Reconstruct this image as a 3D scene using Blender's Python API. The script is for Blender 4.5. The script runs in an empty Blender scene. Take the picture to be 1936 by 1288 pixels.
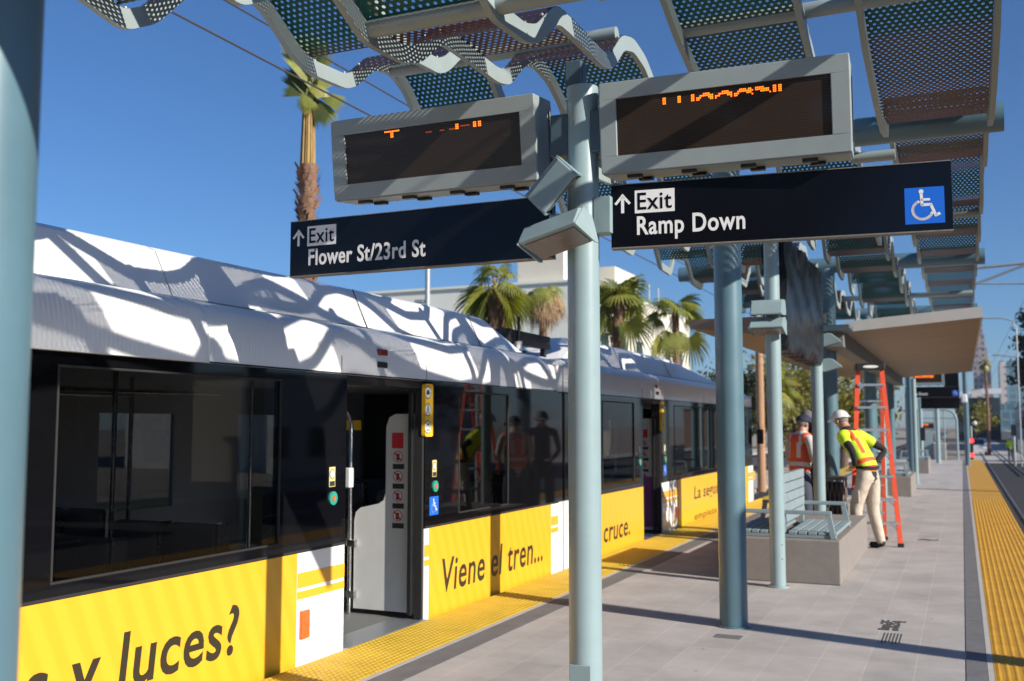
import bpy, bmesh, math, random
from mathutils import Vector, Matrix
R = math.radians
sc = bpy.context.scene
C = sc.collection
rnd = random.Random(7)

# ------------------------------------------------------------ camera, light
cam = bpy.data.cameras.new("camera"); camo = bpy.data.objects.new("camera", cam); C.objects.link(camo)
cam.sensor_width = 36; cam.lens = 35.33
camo.location = (0, 0, 1.6); camo.rotation_euler = (R(90 + 4.784), 0, R(24.053))
cam.clip_start = 0.05; cam.clip_end = 3000
cam.dof.use_dof = True; cam.dof.focus_distance = 5.3; cam.dof.aperture_fstop = 2.7
sc.camera = camo
SUN_EL = 25.5
sd = Vector((.968, -.25, 0)) * math.cos(R(SUN_EL)); sd.z = math.sin(R(SUN_EL))
w = bpy.data.worlds.new("World"); sc.world = w; w.use_nodes = True
nt = w.node_tree; bg = nt.nodes['Background']
sky = nt.nodes.new('ShaderNodeTexSky'); sky.sky_type = 'NISHITA'; sky.sun_disc = False
sky.sun_elevation = R(SUN_EL); sky.sun_rotation = math.atan2(sd.x, sd.y)
sky.air_density = 1.0; sky.dust_density = 0.25; sky.ozone_density = 10.0
nt.links.new(sky.outputs[0], bg.inputs[0]); bg.inputs[1].default_value = 0.076
sun = bpy.data.lights.new("sun", 'SUN'); suno = bpy.data.objects.new("sun", sun); C.objects.link(suno)
sun.energy = 5.0; sun.angle = R(0.53); sun.color = (1.0, .93, .83)
suno.rotation_euler = sd.to_track_quat('Z', 'Y').to_euler(); suno.location = (30, -8, 20)
sc.view_settings.view_transform = 'Standard'; sc.view_settings.look = 'None'
sc.view_settings.exposure = 0.6; sc.view_settings.gamma = 1
sc.cycles.transparent_max_bounces = 24; sc.cycles.max_bounces = 8

# ------------------------------------------------------------ materials
def mat(name, col, rough=.5, metal=0, var=0, scale=8, bump=0, bscale=60, coat=0, spec=.5, emit=None, stretch=None, cdist=.002):
    m = bpy.data.materials.new(name); m.use_nodes = True
    t = m.node_tree; p = t.nodes['Principled BSDF']
    p.inputs['Base Color'].default_value = (*col, 1); p.inputs['Roughness'].default_value = rough
    p.inputs['Metallic'].default_value = metal; p.inputs['Coat Weight'].default_value = coat
    p.inputs['Specular IOR Level'].default_value = spec
    if emit:
        p.inputs['Emission Color'].default_value = (*emit[:3], 1); p.inputs['Emission Strength'].default_value = emit[3]
    if var or bump:
        tc = t.nodes.new('ShaderNodeTexCoord'); mp = t.nodes.new('ShaderNodeMapping')
        t.links.new(tc.outputs['Object'], mp.inputs[0])
        if stretch: mp.inputs['Scale'].default_value = stretch
    if var:
        n = t.nodes.new('ShaderNodeTexNoise'); n.inputs['Scale'].default_value = scale; n.inputs['Detail'].default_value = 6
        n.inputs['Roughness'].default_value = .65
        t.links.new(mp.outputs[0], n.inputs['Vector'])
        r = t.nodes.new('ShaderNodeValToRGB')
        r.color_ramp.elements[0].position = .3; r.color_ramp.elements[1].position = .7
        r.color_ramp.elements[0].color = (*[max(0, c * (1 - var)) for c in col], 1)
        r.color_ramp.elements[1].color = (*[min(1, c * (1 + var * .6)) for c in col], 1)
        t.links.new(n.outputs[0], r.inputs[0]); t.links.new(r.outputs[0], p.inputs['Base Color'])
        mr = t.nodes.new('ShaderNodeMapRange'); mr.inputs[3].default_value = max(0, rough - .08); mr.inputs[4].default_value = min(1, rough + .1)
        t.links.new(n.outputs[0], mr.inputs[0]); t.links.new(mr.outputs[0], p.inputs['Roughness'])
    if bump:
        n2 = t.nodes.new('ShaderNodeTexNoise'); n2.inputs['Scale'].default_value = bscale; n2.inputs['Detail'].default_value = 3
        t.links.new(mp.outputs[0], n2.inputs['Vector'])
        b = t.nodes.new('ShaderNodeBump'); b.inputs['Strength'].default_value = bump; b.inputs['Distance'].default_value = cdist
        t.links.new(n2.outputs[0], b.inputs['Height']); t.links.new(b.outputs[0], p.inputs['Normal'])
    return m
M = {}
def new_nodes(m):
    t = m.node_tree
    return t, t.nodes['Principled BSDF']
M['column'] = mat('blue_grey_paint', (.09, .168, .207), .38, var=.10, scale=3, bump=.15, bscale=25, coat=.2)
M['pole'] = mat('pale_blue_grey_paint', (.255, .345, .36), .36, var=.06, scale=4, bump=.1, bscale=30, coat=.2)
M['rail'] = mat('canopy_frame_paint', (.27, .32, .315), .4, var=.08, scale=5)
M['housing'] = mat('housing_grey_paint', (.27, .315, .32), .42, var=.05, scale=6, bump=.05, bscale=200)
M['dkbracket'] = mat('bracket_blue_paint', (.06, .10, .13), .4, var=.08)
M['black'] = mat('black_plastic', (.012, .012, .013), .45, var=.1)
M['gloss'] = mat('gloss_black_panel', (.004, .004, .005), .04, spec=.4)
M['signface'] = mat('sign_face', (.004, .0044, .007), .14, spec=.3, var=.02, scale=2)
M['white'] = mat('white_train_paint', (.78, .78, .775), .3, var=.03, scale=1.5, coat=.3)
M['ivory'] = mat('interior_panel', (.62, .63, .62), .4, var=.04)
def ribbed_white():
    m = mat('ribbed_white_paint', (.78, .78, .775), .32, var=.03, scale=1.5, coat=.2)
    t, p = new_nodes(m); N = t.nodes.new; L = t.links.new
    tc = N('ShaderNodeTexCoord'); sp = N('ShaderNodeSeparateXYZ'); L(tc.outputs['Object'], sp.inputs[0])
    c = N('ShaderNodeMath'); c.operation = 'MULTIPLY'; c.inputs[1].default_value = 2 * math.pi / .03; L(sp.outputs[1], c.inputs[0])
    s = N('ShaderNodeMath'); s.operation = 'SINE'; L(c.outputs[0], s.inputs[0])
    b = N('ShaderNodeBump'); b.inputs['Strength'].default_value = .35; b.inputs['Distance'].default_value = .002; L(s.outputs[0], b.inputs['Height']); L(b.outputs[0], p.inputs['Normal'])
    return m
M['whiterib'] = ribbed_white()
M['gold'] = mat('gold_stripe', (.78, .40, .02), .3, coat=.4)
M['ytext'] = mat('dark_print', (.03, .025, .015), .4)
M['wtext'] = mat('white_reflective_film', (.74, .74, .74), .4)
M['bluesign'] = mat('blue_sign', (.012, .13, .62), .3)
M['rubber'] = mat('rubber', (.015, .015, .016), .75, var=.2, scale=20)
M['steel'] = mat('brushed_steel', (.55, .55, .55), .25, metal=1, var=.1, scale=30)
M['rustsheet'] = None
M['grey'] = mat('grey_floor', (.16, .165, .165), .6, var=.12, scale=20)
M['ceil'] = mat('ceiling_panel', (.45, .46, .46), .5)
M['lens'] = mat('floodlight_glass', (.20, .165, .15), .25, var=.1)
M['amber'] = mat('amber_lens', (.75, .13, .02), .2, coat=1, var=.2, scale=40)
M['redlens'] = mat('dark_red_lens', (.25, .015, .01), .2, coat=.6)
M['stickY'] = mat('yellow_sticker', (.85, .52, .03), .4)
M['stickC'] = mat('cream_sticker', (.62, .53, .22), .4)
M['stickW'] = mat('white_sticker', (.72, .72, .68), .4)
M['stickR'] = mat('red_sticker', (.62, .03, .04), .4)
M['stickB'] = mat('black_sticker', (.03, .03, .03), .5)
M['teal'] = mat('teal_button', (.03, .28, .22), .3)
M['purple'] = mat('purple_decal', (.20, .05, .22), .4)
M['seat'] = mat('seat_fabric', (.04, .05, .055), .85, var=.6, scale=45, bump=.3, bscale=200)
M['concrete'] = mat('plinth_concrete', (.225, .20, .18), .8, var=.12, scale=9, bump=.3, bscale=70)
M['benchp'] = mat('bench_slat_paint', (.235, .295, .315), .45, var=.1, scale=6)
M['orange'] = mat('orange_fibreglass', (.72, .085, .03), .4, var=.1, scale=10)
M['alu'] = mat('aluminium', (.5, .52, .56), .35, metal=.8, var=.15, scale=30)
M['wrap'] = mat('black_plastic_sheet', (.006, .0065, .009), .3, spec=.35, var=.3, scale=6, bump=.35, bscale=5, cdist=.02)
M['soffit'] = mat('timber_soffit', (.36, .265, .185), .6, var=.3, scale=1.2, stretch=(.35, 14, 1), bump=.8, bscale=3, cdist=.02)
M['fascia'] = mat('shelter_fascia', (.50, .49, .47), .5, var=.05)
M['bark'] = mat('palm_bark', (.22, .13, .085), .9, var=.5, scale=12, bump=.8, bscale=18, cdist=.03, stretch=(1, 1, 3))
M['boot'] = mat('palm_boot', (.36, .20, .12), .85, var=.4, scale=9)
M['petiole'] = mat('palm_petiole', (.33, .20, .045), .65, var=.55, scale=9, stretch=(3, 3, .4))
M['frond'] = mat('palm_frond', (.25, .27, .055), .45, var=.35, scale=3)
M['frondy'] = mat('palm_frond_yellow', (.30, .29, .06), .45, var=.3, scale=3)
M['frondd'] = mat('palm_frond_dark', (.09, .115, .03), .5, var=.3, scale=3)
M['deadf'] = mat('palm_dead_frond', (.30, .19, .10), .8, var=.35, scale=4)
M['leaf'] = mat('olive_leaf', (.19, .175, .04), .55, var=.45, scale=2)
M['leafd'] = mat('dark_leaf', (.025, .038, .018), .6, var=.45, scale=1)
M['wood'] = mat('tree_wood', (.16, .11, .08), .9, var=.3, scale=10)
M['timber'] = mat('utility_pole_wood', (.42, .24, .13), .8, var=.25, scale=6, stretch=(1, 1, .1))
M['wallA'] = mat('pale_green_grey_render', (.76, .77, .69), .8, var=.05, scale=.6)
M['wallB'] = mat('cream_render', (.66, .62, .52), .8, var=.06, scale=.6)
M['brickwall'] = mat('brown_render', (.30, .20, .15), .85, var=.15, scale=1)
M['glassd'] = mat('dark_window_glass', (.03, .04, .05), .08)
M['wire'] = mat('wire_metal', (.06, .05, .05), .5)
M['hidden'] = mat('galvanised_steel', (.42, .44, .44), .45, metal=.5, var=.1)
M['skin'] = mat('skin', (.42, .22, .15), .5, var=.1, scale=20)
M['khaki'] = mat('khaki_cloth', (.52, .44, .35), .85, var=.22, scale=9, bump=.5, bscale=14, cdist=.02)
M['blackcl'] = mat('black_cloth', (.015, .015, .018), .85, var=.3)
M['greycl'] = mat('grey_sleeve_cloth', (.50, .49, .50), .85, var=.15, scale=12)
M['navy'] = mat('navy_cap_cloth', (.012, .018, .045), .8, var=.2)
M['hiviso'] = mat('orange_vest_cloth', (.80, .12, .035), .75, var=.2, scale=10, bump=.6, bscale=13, cdist=.025)
M['hivisy'] = mat('lime_vest_cloth', (.56, .76, .02), .7, var=.16, scale=10, bump=.6, bscale=13, cdist=.025)
M['hardhat'] = mat('white_hard_hat', (.78, .76, .72), .3, coat=.4)
M['hair'] = mat('grey_hair', (.22, .20, .18), .8, var=.3, scale=60)
M['capgrey'] = mat('grey_cap_cloth', (.13, .13, .14), .85, var=.2)
M['jeans'] = mat('dark_jeans', (.05, .06, .09), .9, var=.25)
M['asphalt'] = mat('asphalt', (.05, .05, .052), .9, var=.3, scale=5, bump=.4, bscale=90)
M['trackshade'] = mat('track_paving_shade_tone', (.017, .017, .019), .95, var=.4, scale=16, bump=.7, bscale=60, cdist=.02)  # street shade over the right track is put into this dark colour
M['ground'] = mat('dry_ground', (.26, .225, .185), .95, var=.2, scale=.35, bump=.3, bscale=8)
M['pavement'] = mat('pale_concrete_paving', (.40, .37, .34), .85, var=.12, scale=2, bump=.2, bscale=50)
M['grassm'] = mat('verge_grass', (.06, .09, .025), .9, var=.4, scale=5, bump=.5, bscale=60)
M['border'] = mat('dark_grey_paver', (.15, .145, .15), .75, var=.2, scale=6, bump=.2, bscale=60)
M['lightline'] = mat('pale_edge_band', (.42, .40, .37), .8, var=.1, scale=9)
M['tactilel'] = mat('bright_yellow_tactile', (.58, .385, .035), .6, var=.16, scale=4, bump=.1, bscale=80)
M['tactile'] = mat('yellow_tactile', (.50, .26, .017), .6, var=.2, scale=4, bump=.1, bscale=80)
M['steelrail'] = mat('rail_steel', (.22, .18, .16), .35, metal=.8, var=.3, scale=14)
M['led'] = mat('led_orange', (.9, .16, .01), .4, emit=(1.0, .15, .006, 2.4))
M['ledoff'] = mat('led_dim', (.15, .03, .004), .4, emit=(1.0, .14, .01, .25))
M['redlamp'] = mat('red_signal_lamp', (.8, .02, .02), .3, emit=(1, .03, .03, 3))
M['carw'] = mat('white_car_paint', (.75, .75, .76), .25, coat=.8)
M['cardk'] = mat('dark_car_paint', (.03, .04, .07), .25, coat=.8)
M['carred'] = mat('red_car_paint', (.35, .02, .02), .25, coat=.8)
M['mark'] = mat('black_stencil', (.085, .08, .078), .8, var=.4, scale=60)
M['cover'] = mat('cast_cover', (.20, .195, .18), .6, metal=.3, var=.25, scale=40, bump=.4, bscale=120)
M['meshbin'] = mat('bronze_mesh_metal', (.17, .125, .10), .5, metal=.4)

# perforated colour-shift sheet: colour follows the slope of the sheet (attribute), holes from UV in metres
def perf_mat():
    m = bpy.data.materials.new('perforated_sheet'); m.use_nodes = True
    t, p = new_nodes(m); N = t.nodes.new; L = t.links.new
    uv = N('ShaderNodeUVMap'); uv.uv_map = 'UVMap'
    def lattice(ox):
        sc_ = N('ShaderNodeVectorMath'); sc_.operation = 'MULTIPLY'; sc_.inputs[1].default_value = (1 / .039, 1 / (.039 * 1.732), 0)
        L(uv.outputs[0], sc_.inputs[0])
        ad = N('ShaderNodeVectorMath'); ad.operation = 'ADD'; ad.inputs[1].default_value = (ox, ox, 0); L(sc_.outputs[0], ad.inputs[0])
        fr = N('ShaderNodeVectorMath'); fr.operation = 'FRACTION'; L(ad.outputs[0], fr.inputs[0])
        sb = N('ShaderNodeVectorMath'); sb.operation = 'SUBTRACT'; sb.inputs[1].default_value = (.5, .5, 0); L(fr.outputs[0], sb.inputs[0])
        ms = N('ShaderNodeVectorMath'); ms.operation = 'MULTIPLY'; ms.inputs[1].default_value = (.039, .039 * 1.732, 0); L(sb.outputs[0], ms.inputs[0])
        ln = N('ShaderNodeVectorMath'); ln.operation = 'LENGTH'; L(ms.outputs[0], ln.inputs[0])
        return ln.outputs['Value']
    mn = N('ShaderNodeMath'); mn.operation = 'MINIMUM'; L(lattice(0), mn.inputs[0]); L(lattice(.5), mn.inputs[1])
    gt = N('ShaderNodeMath'); gt.operation = 'GREATER_THAN'; gt.inputs[1].default_value = .0090; L(mn.outputs[0], gt.inputs[0])
    at = N('ShaderNodeAttribute'); at.attribute_name = 'tint'
    rp = N('ShaderNodeValToRGB'); e = rp.color_ramp.elements
    e[0].position = 0; e[0].color = (.008, .085, .098, 1)
    e[1].position = 1; e[1].color = (.032, .024, .034, 1)
    a = e.new(.35); a.color = (.012, .105, .085, 1)
    b = e.new(.58); b.color = (.12, .036, .025, 1)
    c = e.new(.78); c.color = (.055, .026, .030, 1)
    L(at.outputs['Fac'], rp.inputs[0])
    nz = N('ShaderNodeTexNoise'); nz.inputs['Scale'].default_value = 2.5; L(uv.outputs[0], nz.inputs['Vector'])
    mx = N('ShaderNodeMix'); mx.data_type = 'RGBA'; mx.blend_type = 'MULTIPLY'; mx.inputs[0].default_value = .6
    L(rp.outputs[0], mx.inputs[6]); L(nz.outputs['Color'], mx.inputs[7])
    ml = N('ShaderNodeMix'); ml.data_type = 'RGBA'; ml.inputs[0].default_value = .6; L(mx.outputs[2], ml.inputs[6]); L(rp.outputs[0], ml.inputs[7])
    L(ml.outputs[2], p.inputs['Base Color'])
    p.inputs['Metallic'].default_value = 0; p.inputs['Roughness'].default_value = .45; p.inputs['Specular IOR Level'].default_value = .25
    L(gt.outputs[0], p.inputs['Alpha'])
    return m
M['perf'] = perf_mat()

def paver_mat():
    m = bpy.data.materials.new('platform_pavers'); m.use_nodes = True
    t, p = new_nodes(m); N = t.nodes.new; L = t.links.new
    tc = N('ShaderNodeTexCoord'); mp = N('ShaderNodeMapping'); L(tc.outputs['Object'], mp.inputs[0])
    mp.inputs['Rotation'].default_value = (0, 0, R(90)); mp.inputs['Location'].default_value = (0, .03, 0)
    br = N('ShaderNodeTexBrick'); L(mp.outputs[0], br.inputs['Vector'])
    br.offset = .0; br.inputs['Scale'].default_value = 1
    br.inputs['Brick Width'].default_value = .915; br.inputs['Row Height'].default_value = .305
    br.inputs['Mortar Size'].default_value = .0035; br.inputs['Mortar Smooth'].default_value = .3; br.inputs['Bias'].default_value = 0
    br.inputs['Color1'].default_value = (.44, .402, .378, 1); br.inputs['Color2'].default_value = (.39, .36, .34, 1)
    br.inputs['Mortar'].default_value = (.50, .47, .43, 1)
    # second, cross joint lines stay dark
    n = N('ShaderNodeTexNoise'); n.inputs['Scale'].default_value = 1.7; n.inputs['Detail'].default_value = 8; n.inputs['Roughness'].default_value = .7; L(tc.outputs['Object'], n.inputs['Vector'])
    mr = N('ShaderNodeMapRange'); mr.inputs[1].default_value = .3; mr.inputs[2].default_value = .7; mr.inputs[3].default_value = .76; mr.inputs[4].default_value = 1.1; L(n.outputs[0], mr.inputs[0])
    mx = N('ShaderNodeMix'); mx.data_type = 'RGBA'; mx.blend_type = 'MULTIPLY'; mx.inputs[0].default_value = 1
    L(br.outputs[0], mx.inputs[6]); L(mr.outputs[0], mx.inputs[7])
    # small dark gum spots
    vo = N('ShaderNodeTexVoronoi'); vo.inputs['Scale'].default_value = 3.1; L(tc.outputs['Object'], vo.inputs['Vector'])
    cr = N('ShaderNodeMapRange'); cr.inputs[1].default_value = .02; cr.inputs[2].default_value = .055; cr.inputs[3].default_value = .5; cr.inputs[4].default_value = 1; L(vo.outputs['Distance'], cr.inputs[0])
    m2 = N('ShaderNodeMix'); m2.data_type = 'RGBA'; m2.blend_type = 'MULTIPLY'; m2.inputs[0].default_value = 1
    L(mx.outputs[2], m2.inputs[6]); L(cr.outputs[0], m2.inputs[7])
    L(m2.outputs[2], p.inputs['Base Color']); p.inputs['Roughness'].default_value = .75
    n2 = N('ShaderNodeTexNoise'); n2.inputs['Scale'].default_value = 120; L(tc.outputs['Object'], n2.inputs['Vector'])
    b = N('ShaderNodeBump'); b.inputs['Strength'].default_value = .25; b.inputs['Distance'].default_value = .003; L(n2.outputs[0], b.inputs['Height']); L(b.outputs[0], p.inputs['Normal'])
    return m
M['paver'] = paver_mat()

def yellow_train_mat():
    m = bpy.data.materials.new('yellow_train_wrap'); m.use_nodes = True
    t, p = new_nodes(m); N = t.nodes.new; L = t.links.new
    tc = N('ShaderNodeTexCoord'); sp = N('ShaderNodeSeparateXYZ'); L(tc.outputs['Object'], sp.inputs[0])
    a = N('ShaderNodeMath'); a.operation = 'MULTIPLY'; a.inputs[1].default_value = .42; L(sp.outputs[2], a.inputs[0])
    b = N('ShaderNodeMath'); b.operation = 'ADD'; L(sp.outputs[1], b.inputs[0]); L(a.outputs[0], b.inputs[1])
    c = N('ShaderNodeMath'); c.operation = 'MULTIPLY'; c.inputs[1].default_value = 2 * math.pi / .165; L(b.outputs[0], c.inputs[0])
    s = N('ShaderNodeMath'); s.operation = 'SINE'; L(c.outputs[0], s.inputs[0])
    mr = N('ShaderNodeMapRange'); mr.inputs[1].default_value = -.5; mr.inputs[2].default_value = .5; L(s.outputs[0], mr.inputs[0])
    mx = N('ShaderNodeMix'); mx.data_type = 'RGBA'; L(mr.outputs[0], mx.inputs[0])
    mx.inputs[6].default_value = (.72, .375, .02, 1); mx.inputs[7].default_value = (.74, .405, .026, 1)
    L(mx.outputs[2], p.inputs['Base Color']); p.inputs['Roughness'].default_value = .35; p.inputs['Coat Weight'].default_value = .2
    return m
M['yellow'] = yellow_train_mat()

for k_ in ('frond', 'frondy', 'frondd', 'leaf', 'leafd'):      # leaves let sunlight through
    m = M[k_]; t, p = new_nodes(m); out = t.nodes['Material Output']
    tl = t.nodes.new('ShaderNodeBsdfTranslucent'); mx = t.nodes.new('ShaderNodeMixShader'); mx.inputs[0].default_value = .35
    src = p.inputs['Base Color'].links[0].from_socket
    g_ = t.nodes.new('ShaderNodeMix'); g_.data_type = 'RGBA'; g_.blend_type = 'MULTIPLY'; g_.inputs[0].default_value = 1; g_.inputs[7].default_value = (1.5, 1.5, .6, 1)
    t.links.new(src, g_.inputs[6]); t.links.new(g_.outputs[2], tl.inputs[0])
    t.links.new(p.outputs[0], mx.inputs[1]); t.links.new(tl.outputs[0], mx.inputs[2]); t.links.new(mx.outputs[0], out.inputs[0])
def glass_mat(name, tint, refl=1.0):
    m = bpy.data.materials.new(name); m.use_nodes = True
    t = m.node_tree; N = t.nodes.new; L = t.links.new
    out = t.nodes['Material Output']; t.nodes.remove(t.nodes['Principled BSDF'])
    tr = N('ShaderNodeBsdfTransparent'); tr.inputs[0].default_value = (*tint, 1)
    gl = N('ShaderNodeBsdfGlossy'); gl.inputs['Roughness'].default_value = .015
    lw = N('ShaderNodeLayerWeight'); lw.inputs[0].default_value = .5
    pw = N('ShaderNodeMath'); pw.operation = 'POWER'; pw.inputs[1].default_value = 5; L(lw.outputs['Facing'], pw.inputs[0])
    fr = N('ShaderNodeMapRange'); fr.inputs[3].default_value = .04; fr.inputs[4].default_value = .9; L(pw.outputs[0], fr.inputs[0])
    mx = N('ShaderNodeMixShader'); L(fr.outputs[0], mx.inputs[0]); L(tr.outputs[0], mx.inputs[1]); L(gl.outputs[0], mx.inputs[2])
    L(mx.outputs[0], out.inputs[0]); return m
M['tint'] = glass_mat('tinted_train_glass', (.45, .45, .46))
M['clear'] = glass_mat('clear_glass', (.62, .63, .63))

def screen_mat():
    m = bpy.data.materials.new('led_screen'); m.use_nodes = True
    t, p = new_nodes(m); N = t.nodes.new; L = t.links.new
    tc = N('ShaderNodeTexCoord'); sp = N('ShaderNodeSeparateXYZ'); L(tc.outputs['Object'], sp.inputs[0])
    c = N('ShaderNodeMath'); c.operation = 'MULTIPLY'; c.inputs[1].default_value = 2 * math.pi / .0105; L(sp.outputs[2], c.inputs[0])
    s = N('ShaderNodeMath'); s.operation = 'SINE'; L(c.outputs[0], s.inputs[0])
    mx = N('ShaderNodeMix'); mx.data_type = 'RGBA'; mr = N('ShaderNodeMapRange'); mr.inputs[1].default_value = -1; L(s.outputs[0], mr.inputs[0]); L(mr.outputs[0], mx.inputs[0])
    mx.inputs[6].default_value = (.010, .006, .004, 1); mx.inputs[7].default_value = (.046, .027, .016, 1)
    L(mx.outputs[2], p.inputs['Base Color']); p.inputs['Roughness'].default_value = .5
    p.inputs['Specular IOR Level'].default_value = .25; p.inputs['Coat Weight'].default_value = .35; p.inputs['Coat Roughness'].default_value = .06
    return m
M['screen'] = screen_mat()

def window_wall_mat(name, wall, glass, bw, rh, mortar):
    m = bpy.data.materials.new(name); m.use_nodes = True
    t, p = new_nodes(m); N = t.nodes.new; L = t.links.new
    tc = N('ShaderNodeTexCoord'); sp = N('ShaderNodeSeparateXYZ'); L(tc.outputs['Object'], sp.inputs[0])
    ad = N('ShaderNodeMath'); ad.operation = 'ADD'; L(sp.outputs[0], ad.inputs[0]); L(sp.outputs[1], ad.inputs[1])
    cb = N('ShaderNodeCombineXYZ'); L(ad.outputs[0], cb.inputs[0]); L(sp.outputs[2], cb.inputs[1])
    br = N('ShaderNodeTexBrick'); L(cb.outputs[0], br.inputs['Vector']); br.offset = 0
    br.inputs['Scale'].default_value = 1; br.inputs['Brick Width'].default_value = bw; br.inputs['Row Height'].default_value = rh
    br.inputs['Mortar Size'].default_value = mortar; br.inputs['Bias'].default_value = 0
    br.inputs['Color1'].default_value = (*glass, 1); br.inputs['Color2'].default_value = (*[g * .6 for g in glass], 1); br.inputs['Mortar'].default_value = (*wall, 1)
    L(br.outputs[0], p.inputs['Base Color']); p.inputs['Roughness'].default_value = .5
    return m
M['towerA'] = window_wall_mat('tower_cladding_pink', (.36, .28, .27), (.10, .11, .14), 3.2, 3.6, .9)
M['towerB'] = window_wall_mat('tower_cladding_glass', (.10, .20, .25), (.05, .13, .18), 4, 3.8, .4)
M['towerC'] = window_wall_mat('tower_cladding_cream', (.55, .50, .45), (.22, .20, .20), 5, 3.8, 1.4)
M['towerD'] = window_wall_mat('tower_cladding_brick', (.27, .16, .15), (.08, .08, .10), 3, 3.4, .8)

# ------------------------------------------------------------ helpers
class MB:
    def __init__(s): s.v = []; s.f = []; s.m = []
    def add(s, vs, fs, mi=0):
        o = len(s.v); s.v += [tuple(v) for v in vs]; s.f += [tuple(i + o for i in f) for f in fs]; s.m += [mi] * len(fs); return s
    def box(s, x0, x1, y0, y1, z0, z1, mi=0):
        vs = [(x, y, z) for x in (x0, x1) for y in (y0, y1) for z in (z0, z1)]
        return s.add(vs, [(0, 1, 3, 2), (4, 6, 7, 5), (0, 4, 5, 1), (2, 3, 7, 6), (0, 2, 6, 4), (1, 5, 7, 3)], mi)
    def rbox(s, x0, x1, y0, y1, z0, z1, b=.01, mi=0, seg=2):
        bm = bmesh.new(); bmesh.ops.create_cube(bm, size=1)
        for v in bm.verts: v.co = Vector(((x0 + x1) / 2 + v.co.x * (x1 - x0), (y0 + y1) / 2 + v.co.y * (y1 - y0), (z0 + z1) / 2 + v.co.z * (z1 - z0)))
        bmesh.ops.bevel(bm, geom=bm.edges[:], offset=b, segments=seg, affect='EDGES', profile=.5)
        return s.bm(bm, mi)
    def bm(s, bm, mi=0):
        bm.verts.index_update(); s.add([v.co for v in bm.verts], [[v.index for v in f.verts] for f in bm.faces], mi); bm.free(); return s
    def tube(s, pts, r, n=12, mi=0, caps=True):
        pts = [Vector(p) for p in pts]; rs = r if isinstance(r, (list, tuple)) else [r] * len(pts)
        rings = []; prev = None
        for i, p in enumerate(pts):
            d = (pts[min(i + 1, len(pts) - 1)] - pts[max(i - 1, 0)]).normalized()
            a = prev if prev is not None else (Vector((1, 0, 0)) if abs(d.x) < .9 else Vector((0, 1, 0)))
            a = (a - d * a.dot(d)).normalized(); b = d.cross(a); prev = a
            rings.append([p + (a * math.cos(2 * math.pi * k / n) + b * math.sin(2 * math.pi * k / n)) * rs[i] for k in range(n)])
        vs = [v for q in rings for v in q]; fs = []
        for i in range(len(pts) - 1):
            for k in range(n): fs.append((i * n + k, i * n + (k + 1) % n, (i + 1) * n + (k + 1) % n, (i + 1) * n + k))
        if caps: fs.append(tuple(range(n))[::-1]); fs.append(tuple((len(pts) - 1) * n + k for k in range(n)))
        return s.add(vs, fs, mi)
    def bar(s, p0, p1, w, h, mi=0, up=(0, 0, 1)):
        p0 = Vector(p0); p1 = Vector(p1); d = (p1 - p0).normalized(); u = Vector(up)
        a = d.cross(u)
        if a.length < 1e-4: a = d.cross(Vector((0, 1, 0)))
        a.normalize(); b = a.cross(d).normalized(); vs = []
        for p in (p0, p1):
            for sa, sb in ((-1, -1), (1, -1), (1, 1), (-1, 1)): vs.append(p + a * sa * w / 2 + b * sb * h / 2)
        return s.add(vs, [(0, 3, 2, 1), (4, 5, 6, 7), (0, 1, 5, 4), (1, 2, 6, 5), (2, 3, 7, 6), (3, 0, 4, 7)], mi)
    def prism(s, poly, fn, a, b, mi=0):
        n = len(poly); vs = [fn(u, v, a) for u, v in poly] + [fn(u, v, b) for u, v in poly]
        fs = [tuple(range(n)), tuple(range(n, 2 * n))[::-1]] + [(i, i + n, (i + 1) % n + n, (i + 1) % n) for i in range(n)]
        return s.add(vs, fs, mi)
    def sphere(s, c, r, n=12, m=8, mi=0):
        rr = r if isinstance(r, (tuple, list)) else (r, r, r); vs = []; fs = []
        for i in range(m + 1):
            t = math.pi * i / m
            for k in range(n):
                a = 2 * math.pi * k / n; vs.append((c[0] + rr[0] * math.sin(t) * math.cos(a), c[1] + rr[1] * math.sin(t) * math.sin(a), c[2] + rr[2] * math.cos(t)))
        for i in range(m):
            for k in range(n): fs.append((i * n + k, (i + 1) * n + k, (i + 1) * n + (k + 1) % n, i * n + (k + 1) % n))
        return s.add(vs, fs, mi)
    def disc(s, c, r, ax='x', n=24, mi=0, h=.003):
        c = Vector(c); d = {'x': Vector((1, 0, 0)), 'y': Vector((0, -1, 0)), 'z': Vector((0, 0, 1))}[ax]
        return s.tube([c, c + d * h], r, n, mi)
    def build(s, name, m, parent=None, smooth=False):
        me = bpy.data.meshes.new(name); me.from_pydata(s.v, [], s.f); me.validate()
        bm = bmesh.new(); bm.from_mesh(me)
        bmesh.ops.remove_doubles(bm, verts=bm.verts, dist=1e-5)
        bmesh.ops.recalc_face_normals(bm, faces=bm.faces); bm.to_mesh(me); bm.free()
        ms = m if isinstance(m, (list, tuple)) else [m]
        for q in ms: me.materials.append(q)
        if len(ms) > 1 and len(me.polygons) == len(s.m):
            for p, i in zip(me.polygons, s.m): p.material_index = i
        return link(name, me, parent, smooth)
def link(name, me, parent=None, smooth=False):
    if smooth: auto_smooth(me)
    o = bpy.data.objects.new(name, me); C.objects.link(o)
    if parent: par(o, parent)
    return o
def auto_smooth(me, ang=40):
    for p in me.polygons: p.use_smooth = True
    try: me.set_sharp_from_angle(angle=R(ang))
    except Exception: pass
def world_loc(o):
    v = Vector(o.location); q = o.parent
    while q: v = v + Vector(q.location); q = q.parent
    return v
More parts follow.
